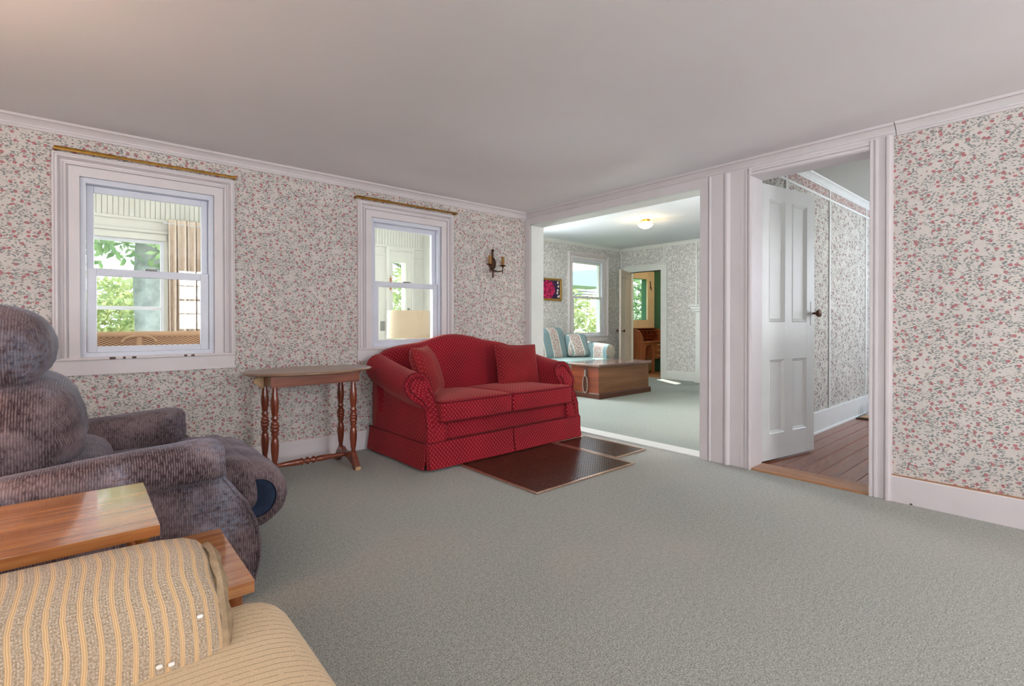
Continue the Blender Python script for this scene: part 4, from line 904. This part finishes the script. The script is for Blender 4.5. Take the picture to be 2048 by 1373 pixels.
# ---------------------------------------------------------------- oval gate-leg table
tb = thing('oval_side_table', 'oval mahogany side table on turned legs left of the red loveseat', 'table', (1.235, 3.58, 0))
def ell(a, b, z, n=48): return [(1.235 + a * math.cos(2 * PI * k / n), 3.60 + b * math.sin(2 * PI * k / n), z) for k in range(n)]
MB().loft([ell(0.415, 0.245, 0.700), ell(0.430, 0.260, 0.702), ell(0.438, 0.268, 0.709), ell(0.438, 0.268, 0.716), ell(0.430, 0.260, 0.722), ell(0.3, 0.16, 0.7225)], uvs=False).build('tabletop', 'mtop', tb, smooth=30)
ax0, ax1, ay0, ay1 = 0.925, 1.520, 3.435, 3.735
for a in ((ax0, ax1, ay0, ay0 + 0.018), (ax0, ax1, ay1 - 0.018, ay1), (ax0, ax0 + 0.018, ay0 + 0.018, ay1 - 0.018), (ax1 - 0.018, ax1, ay0 + 0.018, ay1 - 0.018)):
    MB().box(*a, 0.628, 0.700, 0.003).build('apron', 'mahogx', tb, smooth=30)
MB().box(ax0 - 0.0015, ax0 + 0.014, ay0 - 0.0015, ay0 + 0.0195, 0.627, 0.700, 0.001).build('corner_block', 'mahog', tb, smooth=30)
MB().prism([(0.905, 0.697), (0.865, 0.675), (0.862, 0.655), (0.915, 0.612), (0.924, 0.618), (0.924, 0.697)], 'y', 3.59, 3.61, 0.002).build('leaf_bracket', 'tan', tb, smooth=30)
LEG = [(0.013, 0.0), (0.016, 0.012), (0.014, 0.030), (0.018, 0.050), (0.0235, 0.105), (0.025, 0.145), (0.021, 0.185), (0.015, 0.205), (0.021, 0.213), (0.023, 0.222), (0.019, 0.230), (0.024, 0.238), (0.028, 0.250), (0.023, 0.258), (0.028, 0.267), (0.028, 0.276), (0.022, 0.283), (0.026, 0.292), (0.020, 0.302), (0.015, 0.310), (0.021, 0.318), (0.023, 0.328), (0.016, 0.338), (0.019, 0.352), (0.024, 0.395), (0.0255, 0.425), (0.022, 0.460), (0.016, 0.510), (0.014, 0.535)]
for lx in (0.957, 1.488):
    for ly in (3.47, 3.70):
        MB().lathe([(r, h * 0.98) for r, h in LEG], (lx, ly, 0.105), n=18).build('leg', 'mahog', tb, smooth=60)
    foot = [(3.385, 0.0), (3.43, 0.0), (3.47, 0.035), (3.54, 0.062), (3.63, 0.062), (3.70, 0.035), (3.745, 0.0), (3.79, 0.0), (3.775, 0.035), (3.735, 0.085), (3.70, 0.118), (3.66, 0.118), (3.62, 0.098), (3.55, 0.098), (3.51, 0.118), (3.46, 0.118), (3.435, 0.085), (3.40, 0.04)]
    MB().prism(foot, 'x', lx - 0.019, lx + 0.019, 0.003).build('trestle_foot', 'mahogx', tb, smooth=35)
    MB().box(lx - 0.0195, lx + 0.0195, 3.383, 3.402, 0.001, 0.026, 0.004).build('worn_toe', 'tan', tb, smooth=30)
xs = [(0.955, 0.012), (0.975, 0.012), (0.985, 0.017), (1.00, 0.013), (1.05, 0.017), (1.12, 0.021), (1.155, 0.021), (1.165, 0.026), (1.178, 0.014), (1.187, 0.014), (1.198, 0.026), (1.208, 0.026), (1.219, 0.013), (1.228, 0.013), (1.24, 0.025), (1.252, 0.023), (1.262, 0.014), (1.275, 0.020), (1.30, 0.021), (1.38, 0.017), (1.44, 0.013), (1.455, 0.017), (1.465, 0.012), (1.485, 0.012)]
MB().lathe([(r, x - 0.955) for x, r in xs], (0.955, 3.585, 0.082), 'x', 16).build('stretcher', 'mahogx', tb, smooth=60)

# ---------------------------------------------------------------- red camelback loveseat
SM = Matrix.Translation((1.82, 3.0, 0)) @ Matrix.Rotation(math.radians(1.1), 4, 'Z') @ Matrix.Translation((-1.82, -3.0, 0))
ls = thing('red_loveseat', 'red dotted camelback loveseat with rolled arms and a skirt', 'sofa', (2.65, 3.45, 0))
SX0, SX1 = 1.83, 3.462; SXM = (SX0 + SX1) / 2
camel = [(1.80, 0.74), (1.86, 0.795), (1.95, 0.832), (2.02, 0.852), (2.15, 0.868), (2.276, 0.882), (2.39, 0.915), (2.5, 0.941), (2.615, 0.948), (2.733, 0.938), (2.856, 0.912), (2.934, 0.892), (3.05, 0.875), (3.185, 0.856), (3.27, 0.832), (3.38, 0.78), (3.46, 0.73)]
def ztop(x):
    for (a, b), (c, d) in zip(camel, camel[1:]):
        if a <= x <= c: return b + (d - b) * (x - a) / (c - a)
    return camel[-1][1]
rings = []
N = 40
for i in range(N + 1):
    x = SX0 + 0.01 + (SX1 - SX0 - 0.02) * i / N; zt_ = (ztop(x - 0.03) + ztop(x) + ztop(x + 0.03)) / 3; e = min(1, min(i, N - i) / 2.0); ins = 0.03 * (1 - e)
    zz = zt_ - ins
    rings.append([(x, 3.66 + ins, 0.20), (x, 3.665 + ins, 0.45), (x, 3.685 + ins, 0.62), (x, 3.72 + ins, zz - 0.10), (x, 3.735 + ins, zz - 0.05), (x, 3.755 + ins, zz - 0.018), (x, 3.79, zz - 0.002), (x, 3.83, zz), (x, 3.865, zz - 0.012), (x, 3.885 - ins, zz - 0.05), (x, 3.892 - ins, zz - 0.12), (x, 3.892 - ins, 0.20)])
def uvswap(mb):  # u along x, v along height
    for f in mb.bm.faces:
        if f[mb.tag]: pass
    return mb
MB().loft(rings).xf(SM).build('backrest', 'red', ls, smooth=70)
MB().box(SX0 + 0.02, SX1 - 0.02, 3.075, 3.88, 0.03, 0.30, 0.01).xf(SM).build('base', 'red', ls)
MB().rbox((SXM, 3.085, 0.255), ((SX1 - SX0) / 2 - 0.15, 0.035, 0.062), 0.02, 5).xf(SM).build('front_rail', 'red', ls)
def arm(sg):
    """sg=-1 left, +1 right; built for the left and mirrored"""
    def X(x): return x if sg < 0 else SX0 + SX1 - x
    def yf(z): 
        pts = [(0.0, 3.025), (0.25, 3.03), (0.36, 3.05), (0.44, 3.09), (0.50, 3.14), (0.56, 3.19), (0.62, 3.215), (0.80, 3.225)]
        for (a, b), (c, d) in zip(pts, pts[1:]):
            if a <= z <= c: return b + (d - b) * (z - a) / (c - a)
        return 3.225
    rings = []; first = None
    for t in [i / 12 for i in range(13)]:
        zc = 0.572 + 0.080 * t * t + 0.03 * t; R = 0.112 + 0.006 * math.sin(t * PI); xc = 1.862
        prof = [(1.995, 0.19), (2.0, 0.30), (1.985, 0.40), (1.975, zc - 0.07)]
        prof += [(xc + R * math.cos(a), zc + R * math.sin(a)) for a in [PI * (i / 14 * 1.42 - 0.02) for i in range(15)]]
        prof += [(1.853, zc - 0.145), (1.845, 0.40), (1.838, 0.30), (1.835, 0.19)]
        ring = []
        for x, z in prof:
            y0_ = yf(z); ring.append((X(x), y0_ + (3.80 - y0_) * t, z))
        if first is None: first = ring
        rings.append(ring)
    a = MB().loft(rings, uvs=True).xf(SM).build('arm', 'red', ls, smooth=50)
    # swirled front panel standing slightly proud, with welt cord
    cen = Vector((X(1.92), 3.0, 0.40))
    inner = []
    for p in first: inner.append(Vector(p))
    def shr(p, k, dy):
        if p.z > 0.46: c = Vector((X(1.862), p.y, 0.572))
        else: c = Vector((X(1.918), p.y, p.z))
        q = c + (p - c) * k; q.y = p.y - dy; return q
    rr = [[shr(p, 1.0, 0.0) for p in inner], [shr(p, 0.99, 0.010) for p in inner], [shr(p, 0.86, 0.017) for p in inner], [shr(p, 0.80, 0.010) for p in inner], [shr(p, 0.45, 0.014) for p in inner]]
    MB().loft(rr, cap=(False, True), uvs=False).xf(SM).build('arm_front', 'red', a, smooth=50)
    MB().tube([shr(p, 1.0, 0.008) for p in inner[1:-1]], 0.0050, 6).xf(SM).build('welt', 'cord', a, smooth=80)
    MB().tube([shr(p, 0.66, 0.017) for p in inner[2:-3]], 0.0045, 6).xf(SM).build('welt', 'cord', a, smooth=80)
    for q in range(4, 16, 1):
        p = inner[q]; MB().tube([shr(p, 0.95, 0.014), shr(p, 0.70, 0.018)], [0.0035, 0.002], 5).xf(SM).build('gather', 'red', a, smooth=80)
    # pleated roll face
    return a
arm(-1); arm(1)
def seatc(x0, x1, sgn):
    hx = (x1 - x0) / 2; xc = (x0 + x1) / 2; hy = 0.335; hz = 0.078
    def fn(p):
        q = Vector(p); nx, ny = p.x / hx, p.y / hy
        if p.z > 0: q.z += 0.024 * max(0, 1 - nx ** 4) * max(0, 1 - ny ** 4)
        if ny < -0.45: q.x += 0.055 * sgn * max(0, sgn * nx) * min(1, (-0.45 - ny) * 4)
        q.y += -0.012 * (1 - nx * nx) * (1 if ny < -0.9 else 0); q.z -= 0.016 * (ny + 1) * 0.5
        return q
    o = MB().rbox((xc, 3.340, 0.408), (hx, hy, hz), 0.022, 8, fn=fn).xf(SM).build('seat_cushion', 'red', ls, smooth=60)
    for zz in (hz - 0.010, -hz + 0.008):
        pts = []
        for ax_, ay_, bx_, by_ in ((-1, -1, 1, -1), (1, -1, 1, 1), (1, 1, -1, 1), (-1, 1, -1, -1)):
            for i in range(10):
                u = i / 10; nx, ny = ax_ + (bx_ - ax_) * u, ay_ + (by_ - ay_) * u
                k = 0.985 if (abs(nx) > 0.97 and abs(ny) > 0.97) else 1.0
                q = fn(Vector((nx * hx * k, ny * hy * k, zz))); pts.append((xc + q.x, 3.340 + q.y, 0.408 + q.z))
        MB().tube(pts, 0.005, 6, loop=True).xf(SM).build('piping', 'cord', o, smooth=80)
seatc(2.0, 2.622, -1); seatc(2.630, 3.292, 1)
def skirt(pts0, pts1, wob=0.0):
    """panel between top polyline pts0 and bottom pts1"""
    return None
def skirt_panel(xa, ya, xb, yb, out, z0=0.018, z1=0.200, flare=0.030):
    n = 14; A = Vector((xa, ya, 0)); B = Vector((xb, yb, 0)); o = Vector((out[0], out[1], 0)); rings = []
    for z, fl in ((z1, 0.0), (z1 - 0.003, 0.010), (z1 - 0.03, 0.011), (0.10, flare * 0.55), (z0, flare)):
        r = []
        for i in range(n + 1):
            u = i / n; p = A.lerp(B, u) + o * (fl + 0.003 * math.sin(u * 9 + z * 20)); r.append((p.x, p.y, z))
        r2 = [(p[0] - o.x * 0.010, p[1] - o.y * 0.010, p[2]) for p in r[::-1]]; rings.append(r + r2)
    sp_ = MB().loft(rings, uvs=False).xf(SM).build('skirt_panel', 'red', ls, smooth=60)
    MB().tube([A.lerp(B, i / 10) + o * 0.006 + Vector((0, 0, z1)) for i in range(11)], 0.0045, 6).xf(SM).build('welt', 'cord', sp_, smooth=80)
    return sp_
skirt_panel(1.838, 3.020, 2.632, 3.020, (0, -1)); skirt_panel(2.642, 3.020, 3.455, 3.020, (0, -1))
skirt_panel(1.828, 3.88, 1.828, 3.028, (-1, 0)); skirt_panel(3.464, 3.028, 3.464, 3.88, (1, 0))
for a in ((1.828, 1.85), (3.444, 3.464)): MB().box(*a, 3.01, 3.03, 0.016, 0.195).xf(SM).build('corner_pleat', 'red', ls, smooth=0)
def pillow(name, c, w, h, t, rot, mat, label, cat, group=None, uv=True):
    n = 18; mb = MB(); V = {}
    def P(i, j, s_):
        u, v = -1 + 2 * i / n, -1 + 2 * j / n
        e = (max(0, 1 - abs(u) ** 3.2) * max(0, 1 - abs(v) ** 3.2)) ** 0.55
        x = u * w / 2 * (1 - 0.05 * (1 - v * v)); z = v * h / 2 * (1 - 0.05 * (1 - u * u))
        return Vector((x, s_ * (t / 2 * e + 0.003) + 0.006 * noise.noise(Vector((u * 2, v * 2, s_))), z))
    R_ = Matrix.Translation(c) @ rot
    for s_ in (-1, 1):
        g = [[mb.bm.verts.new(P(i, j, s_)) for j in range(n + 1)] for i in range(n + 1)]
        for i in range(n):
            for j in range(n):
                f = mb.bm.faces.new([g[i][j], g[i + 1][j], g[i + 1][j + 1], g[i][j + 1]]); f[mb.tag] = 1
                for l in f.loops: l[mb.uvl].uv = (l.vert.co.x, l.vert.co.z)
    bmesh.ops.remove_doubles(mb.bm, verts=mb.bm.verts[:], dist=0.0075) if False else None
    edge = [P(i, 0, 1) for i in range(n)] + [P(n, j, 1) for j in range(n)] + [P(n - i, n, 1) for i in range(n)] + [P(0, n - j, 1) for j in range(n)]
    bmesh.ops.recalc_face_normals(mb.bm, faces=mb.bm.faces[:])
    r = thing(name, label, cat, c, group); mb.xf(R_).build('cover', mat, r, smooth=80)
    MB().tube([Vector((p.x, 0, p.z)) for p in edge], 0.006, 6, loop=True).xf(R_).build('piping', mat, r, smooth=80)
    return r
pillow('throw_pillow', (3.10, 3.50, 0.640), 0.47, 0.42, 0.14, Matrix.Rotation(math.radians(-6), 4, 'Z') @ Matrix.Rotation(math.radians(-16), 4, 'X') @ Matrix.Rotation(math.radians(2), 4, 'Y'), 'redp', 'square red throw pillow at the right end of the loveseat', 'pillow')
pillow('throw_pillow', (2.075, 3.42, 0.665), 0.43, 0.41, 0.16, Matrix.Rotation(math.radians(43), 4, 'Z') @ Matrix.Rotation(math.radians(-19), 4, 'X'), 'redp', 'faded red throw pillow tucked against the left arm of the loveseat', 'pillow')

# ---------------------------------------------------------------- floor grilles
def grille(x0, x1, y0, y1, label, pitch=0.0205):
    r = thing('floor_grille', label, 'floor grille', ((x0 + x1) / 2, (y0 + y1) / 2, 0))
    f = 0.022; z = 0.012
    for a in ((x0, x1, y0, y0 + f), (x0, x1, y1 - f, y1), (x0, x0 + f, y0 + f, y1 - f), (x1 - f, x1, y0 + f, y1 - f)):
        MB().box(*a, 0.001, z, 0.004, 2).build('frame_rail', 'grille_f', r, smooth=40)
    MB().box(x0 + 0.005, x1 - 0.005, y0 + 0.005, y1 - 0.005, 0.0005, 0.002).build('dark_sheet', 'dark', r, smooth=0)  # flat dark sheet painted as the shade below the bars
    mb = MB(); n = int((y1 - y0 - 2 * f) / pitch)
    for i in range(1, n):
        y = y0 + f + (y1 - y0 - 2 * f) * i / n; mb.box(x0 + f, x1 - f, y - 0.0055, y + 0.0055, 0.003, 0.0085)
    m = int((x1 - x0 - 2 * f) / 0.0255)
    for i in range(1, m):
        x = x0 + f + (x1 - x0 - 2 * f) * i / m; mb.box(x - 0.006, x + 0.006, y0 + f, y1 - f, 0.004, 0.0095)
    mb.build('grille_bars', 'grille', r, smooth=0, kind='stuff')
grille(2.095, 3.100, 2.190, 3.200, 'large brown metal floor grille in front of the loveseat')
grille(3.112, 3.515, 2.372, 3.045, 'smaller brown floor grille beside the carpet threshold')

# ---------------------------------------------------------------- mauve recliner
rc = thing('recliner', 'mauve velour recliner with plump back pillows and rolled footrest', 'recliner', (0.0, 2.62, 0))
sp = [(-0.62, 0.03), (0.10, 0.012), (0.455, 0.012), (0.505, 0.05), (0.528, 0.13), (0.535, 0.20), (0.522, 0.28), (0.49, 0.355), (0.44, 0.43), (0.395, 0.50), (0.36, 0.54), (-0.62, 0.50)]
for y0, y1 in ((2.075, 2.225), (3.02, 3.17)):
    sg_ = 1 if y0 < 2.5 else -1
    o = MB().prism(sp, 'y', y0 - 0.012 * sg_, y1, 0.028, 4)
    o.wn = False; o.xf(Matrix(((1, 0, 0, 0), (0, 1, sg_ * 0.15, 0), (0, 0, 1, 0), (0, 0, 0, 1))))
    o = o.build('side_panel', 'velour', rc, smooth=50)
    yy = y0 + 0.012 if y0 < 2.5 else y1 - 0.012
    MB().tube([(x * 0.975, yy - 0.022 * sg_ + sg_ * 0.15 * z, z) for x, z in sp[2:10]], 0.0050, 6).build('seam', 'velour', o, smooth=80)
for yc, w in ((2.165, 0), (3.075, 1)):
    rings = []
    K = [(-0.66, 0.47, 0.3), (-0.62, 0.475, 0.9), (-0.40, 0.485, 1.0), (-0.19, 0.497, 1.0), (0.05, 0.515, 1.03), (0.22, 0.527, 1.04), (0.34, 0.532, 1.03), (0.378, 0.530, 1.01), (0.396, 0.528, 0.95), (0.405, 0.526, 0.84), (0.409, 0.525, 0.5)]
    for x, z, k in K:
        r = []
        for i in range(24):
            a = 2 * PI * i / 24; ca, sa = math.cos(a), math.sin(a)
            ry = 0.098 * k * (abs(ca) ** 0.75) * (1 if ca > 0 else -1); rz = (0.078 if sa > 0 else 0.070) * k * (abs(sa) ** 0.80) * (1 if sa > 0 else -1)
            r.append((x + 0.004 * noise.noise(Vector((x * 9, i * 0.5, 1))), yc + ry, z + rz + 0.003 * noise.noise(Vector((x * 7, i * 0.4, 5)))))
        rings.append(r)
    o = MB().loft(rings).build('arm', 'velour', rc, smooth=80)
    MB().tube([(0.372, yc + 0.092 * math.cos(a), 0.53 + 0.072 * math.sin(a)) for a in [2 * PI * i / 24 for i in range(24)]], 0.005, 6, loop=True).build('welt', 'velour', o, smooth=80)
def pleat(p, amp, fx):
    return amp * (noise.noise(Vector((p.x * fx, p.y * fx * 1.5, p.z * fx * 0.6))) + 0.5 * noise.noise(Vector((p.x * fx * 2.3, p.y * fx * 4, p.z * fx * 1.2))))
def seatf(p):
    q = Vector(p); q.z += 0.02 * (1 - (p.y / 0.39) ** 2) * (1 if p.z > 0 else 0) + pleat(p, 0.006, 5); return q
MB().rbox((0.18, 2.62, 0.355), (0.315, 0.395, 0.095), 0.08, 9, fn=seatf).build('seat_cushion', 'velour', rc, smooth=80)
# rolled footrest: C-shaped pad with a dark inner disc
rings = []
for j in range(17):
    y = 2.245 + (2.995 - 2.245) * j / 16; e = min(j, 16 - j); k = (0.80, 0.93, 0.98, 1.0)[min(e, 3)]; r = []
    for i in range(26):
        a = math.radians(150 - 300 * i / 25); R = 0.142 * k * (1 + 0.03 * math.sin(j * 1.3 + i))
        r.append((0.548 + 1.0 * R * math.cos(a), y, 0.322 + R * math.sin(a)))
    for i in range(26):
        a = math.radians(-150 + 300 * i / 25); R = 0.080
        r.append((0.548 + 1.0 * R * math.cos(a), y, 0.322 + R * math.sin(a)))
    rings.append(r)
MB().loft(rings).build('footrest_roll', 'velour', rc, smooth=70)
MB().loft([[(0.545 + 0.088 * k * math.cos(2 * PI * i / 28), y, 0.322 + 0.088 * k * math.sin(2 * PI * i / 28)) for i in range(28)] for y, k in ((2.262, 0.3), (2.250, 0.85), (2.262, 1.0), (2.98, 1.0), (2.99, 0.85))]).build('footrest_core', 'navy', rc, smooth=50)
MB().rbox((0.455, 2.62, 0.37), (0.11, 0.385, 0.105), 0.06, 8, fn=lambda p: p + Vector((0, 0, pleat(p, 0.012, 7)))).build('leg_pad', 'velour', rc, smooth=80)
MB().box(0.44, 0.47, 2.225, 3.02, 0.03, 0.30, 0.008).build('front_board', 'navy', rc)
def tilt(cx, cz, deg): return Matrix.Translation((cx, 2.62, cz)) @ Matrix.Rotation(math.radians(deg), 4, 'Y')
def pil(hx, hy, hz, bulge, amp):
    def fn(p):
        q = Vector(p); ny = p.y / hy; nz = p.z / hz; nx = p.x / hx
        if p.x > 0: q.x += bulge * (1 - ny * ny) * (1 - nz * nz) + 0.0
        q.x += pleat(Vector((p.x, p.y * 0.4, p.z)), amp, 6) + 0.007 * math.sin(p.z * 34 + p.y * 5) * abs(ny) ** 3
        an = math.atan2(nz, nx); rr_ = max(0.0, abs(ny) - 0.35) / 0.65; cz_ = 0.006 * rr_ * math.sin(an * 11 + 2.5 * math.sin(an * 3)) * min(1, math.hypot(nx, nz))
        q.x += cz_ * math.cos(an); q.z += cz_ * math.sin(an)
        q.y += 0.012 * math.sin(nz * 7 + nx * 3) * (1 if ny > 0 else -1) * (1 - abs(nz) * 0.5) + 0.03 * ny * (1 - nz * nz) * (1 - nx * nx)
        return q
    return fn
def seam_loop(par, hx, hy, hz, r, fn, mt_):
    k = 0.707; L_ = []
    for i in range(48):
        a = 2 * PI * i / 48; cx_, sz_ = math.cos(a), math.sin(a); cl = lambda v: max(-1, min(1, v * 1.5))
        L_.append(mt_ @ fn(Vector(((hx - r) * cl(cx_) + k * r * cx_, -(hy - r) - k * r, (hz - min(r, hz * 0.98)) * cl(sz_) + k * min(r, hz) * sz_))))
    MB().tube(L_, 0.0035, 6, loop=True).build('seam', 'velour', par, smooth=80)
MB().rbox((0, 0, 0), (0.15, 0.345, 0.36), 0.08, 6, mtx=tilt(-0.50, 0.70, -8)).build('back_shell', 'velour', rc, smooth=80)
pw_ = MB().rbox((0, 0, 0), (0.215, 0.355, 0.150), 0.13, 12, fn=pil(0.215, 0.355, 0.15, 0.025, 0.012), mtx=tilt(-0.300, 0.960, -4)).build('head_pillow', 'velour', rc, smooth=80)
seam_loop(pw_, 0.215, 0.355, 0.15, 0.13, pil(0.215, 0.355, 0.15, 0.025, 0.012), tilt(-0.300, 0.960, -4))
pw_ = MB().rbox((0, 0, 0), (0.24, 0.36, 0.205), 0.16, 12, fn=pil(0.24, 0.36, 0.205, 0.03, 0.012), mtx=tilt(-0.245, 0.660, -4)).build('lumbar_pillow', 'velour', rc, smooth=80)
seam_loop(pw_, 0.24, 0.36, 0.205, 0.16, pil(0.24, 0.36, 0.205, 0.03, 0.012), tilt(-0.245, 0.660, -4))
MB().rbox((0, 0, 0), (0.21, 0.365, 0.11), 0.10, 10, fn=pil(0.21, 0.365, 0.11, 0.02, 0.010), mtx=tilt(-0.11, 0.455, 0)).build('lower_pillow', 'velour', rc, smooth=80)

# ---------------------------------------------------------------- two-tier step table
stp = thing('step_table', 'two-tier walnut laminate side table between recliner and tan sofa', 'table', (-0.05, 1.7, 0))
MB().box(-0.50, 0.148, 1.503, 1.935, 0.522, 0.550, 0.002, 2).build('upper_shelf', 'walnut', stp, smooth=40)
MB().box(-0.50, 0.352, 1.462, 1.905, 0.326, 0.360, 0.002, 2).build('lower_shelf', 'walnut', stp, smooth=40)
for x, y in ((0.115, 1.54), (0.115, 1.88), (-0.46, 1.54), (-0.46, 1.88)): 
    p = MB().lathe([(0.012, 0), (0.015, 0.05), (0.015, 0.12), (0.011, 0.162)], (x, y, 0.360), n=14).build('upper_post', 'walnut_d', stp, smooth=50)
    MB().lathe([(0.016, 0), (0.017, 0.004), (0.013, 0.012)], (x, y, 0.509), n=14).build('ferrule', 'brass', p)
for x, y in ((0.31, 1.50), (0.31, 1.86), (-0.46, 1.50), (-0.46, 1.86)):
    l = MB().lathe([(0.010, 0), (0.012, 0.03), (0.020, 0.27), (0.021, 0.326)], (x, y, 0), n=14).build('leg', 'walnut_d', stp, smooth=50)
    MB().lathe([(0.0115, 0), (0.0135, 0.03), (0.012, 0.032)], (x, y, 0.0), n=14).build('ferrule', 'brass', l)

# ---------------------------------------------------------------- tan ribbed sofa in the foreground
cs = thing('tan_sofa', 'tan ribbed sofa whose rolled arm fills the bottom left corner', 'sofa', (-0.2, 0.6, 0))
rings = []
AC = (1.125, 0.478); # roll centre (y, z)
for x, k, dz in ((-0.86, 1, 0), (-0.60, 1, 0), (-0.35, 1, 0.002), (-0.10, 1.0, 0.0), (0.04, 1.0, -0.002), (0.11, 0.995, -0.004), (0.150, 0.97, -0.006), (0.172, 0.92, -0.008), (0.184, 0.84, -0.01)):
    r = []
    for i in range(34):
        a = math.radians(-35 + 250 * i / 33); R = 0.168 * k
        r.append((x + (0.010 * noise.noise(Vector((a * 2, x * 4, 0)))), AC[0] + R * math.cos(a) * 1.0, AC[1] + dz + R * math.sin(a) * 0.97))
    r += [(x, AC[0] - 0.11 * k, 0.22), (x, AC[0] - 0.10 * k, 0.03), (x, AC[0] + 0.10 * k, 0.03), (x, AC[0] + 0.11 * k, 0.22)]
    rings.append(r)
am = MB().loft(rings).build('arm', 'cream', cs, smooth=70)
# gathered end of the arm
rr = []
for k, d in ((0.86, 0.0), (0.88, 0.010), (0.80, 0.020), (0.62, 0.016), (0.40, 0.020), (0.1, 0.022)):
    rr.append([(0.184 + d + 0.003 * math.sin(i * 1.9) * (1 if 0.3 < k < 0.87 else 0), AC[0] + 0.168 * k * math.cos(2 * PI * i / 40) , AC[1] - 0.01 + 0.163 * k * math.sin(2 * PI * i / 40)) for i in range(40)])
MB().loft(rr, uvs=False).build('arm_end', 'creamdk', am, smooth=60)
def tcush(p):
    q = Vector(p)
    if p.z > 0: q.z += 0.030 * (1 - (p.y / 0.60) ** 2) * max(0, 1 - ((p.x + 0.05) / 0.48) ** 4) + 0.004 * noise.noise(Vector(p) * 6)
    return q
c = MB().rbox((-0.160, 0.570, 0.378), (0.50, 0.615, 0.100), 0.090, 16, fn=tcush).swap()
c.build('seat_cushion', 'cream2', cs, smooth=80)
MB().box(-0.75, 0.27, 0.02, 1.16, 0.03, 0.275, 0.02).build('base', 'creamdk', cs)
MB().rbox((-0.82, 0.3, 0.45), (0.11, 0.95, 0.42), 0.09, 6).build('backrest', 'cream', cs, smooth=80)
MB().rbox((-0.2, -0.62, 0.34), (0.40, 0.12, 0.30), 0.10, 6).build('arm', 'cream', cs, smooth=80)
MB().rbox((-0.175, -0.26, 0.375), (0.49, 0.22, 0.095), 0.085, 6).build('seat_cushion', 'cream2', cs, smooth=80)
mb = MB()
for x, y in ((0.06, 1.02), (0.09, 1.01), (0.02, 0.99)): pass
for k, (px_, a) in enumerate(((0.155, -8), (0.085, -38), (0.105, -40), (0.03, -52))):
    a_ = math.radians(a); yy = AC[0] + 0.171 * math.cos(PI / 2 - a_ + 0.0) * 0; 
for k, (x, ang_) in enumerate(((0.150, 152), (0.092, 170), (0.108, 171), (0.050, 183))):
    a_ = math.radians(ang_); y = AC[0] + 0.172 * math.cos(a_); z = AC[1] + 0.168 * math.sin(a_)
    mb = MB(); mb.rbox((x, y, z), (0.0045, 0.003, 0.003), 0.0025, 2)
    tag(mb.build('lint_fluff', 'snow'), ['white speck of lint highest on the tan sofa arm', 'left one of the paired white specks on the tan sofa arm', 'right one of the paired white specks on the tan sofa arm', 'lowest white speck of lint on the tan sofa arm'][k], 'lint')

# ---------------------------------------------------------------- unseen lamps: one by the recliner, two added for brightness
def lamp_stand(x, y, label, e, c, up=0.0):
    r = thing('standing_lamp', label, 'lamp', (x, y, 0))
    MB().lathe([(0.14, 0), (0.14, 0.015), (0.03, 0.03), (0.012, 0.05), (0.012, 1.30), (0.002, 1.36)], (x, y, 0), n=16).build('stand', 'brass', r)
    MB().loft([[(x + q * math.cos(2 * PI * k / 24), y + q * math.sin(2 * PI * k / 24), z) for k in range(24)] for q, z in ((0.20, 1.22), (0.13, 1.46), (0.127, 1.46), (0.197, 1.22))], loop=True).build('lamp_shade', 'litshade', r)
    light('lamp_bulb', 'POINT', (x, y, 1.40), e, c, rad=0.05)
lamp_stand(5.25, 2.2, 'lit standing lamp added unseen behind the pillar to brighten the sitting room', 48, (1, 0.98, 0.96))  # added out of sight to brighten the sitting room
lamp_stand(-0.95, 2.0, 'lit standing lamp left of the recliner, outside the view', 30, (1, 0.72, 0.48))
lamp_stand(2.95, -2.05, 'lit standing lamp added unseen behind the camera to brighten the ceiling', 78, (1, 0.97, 0.95))  # added behind the view to lift the ceiling
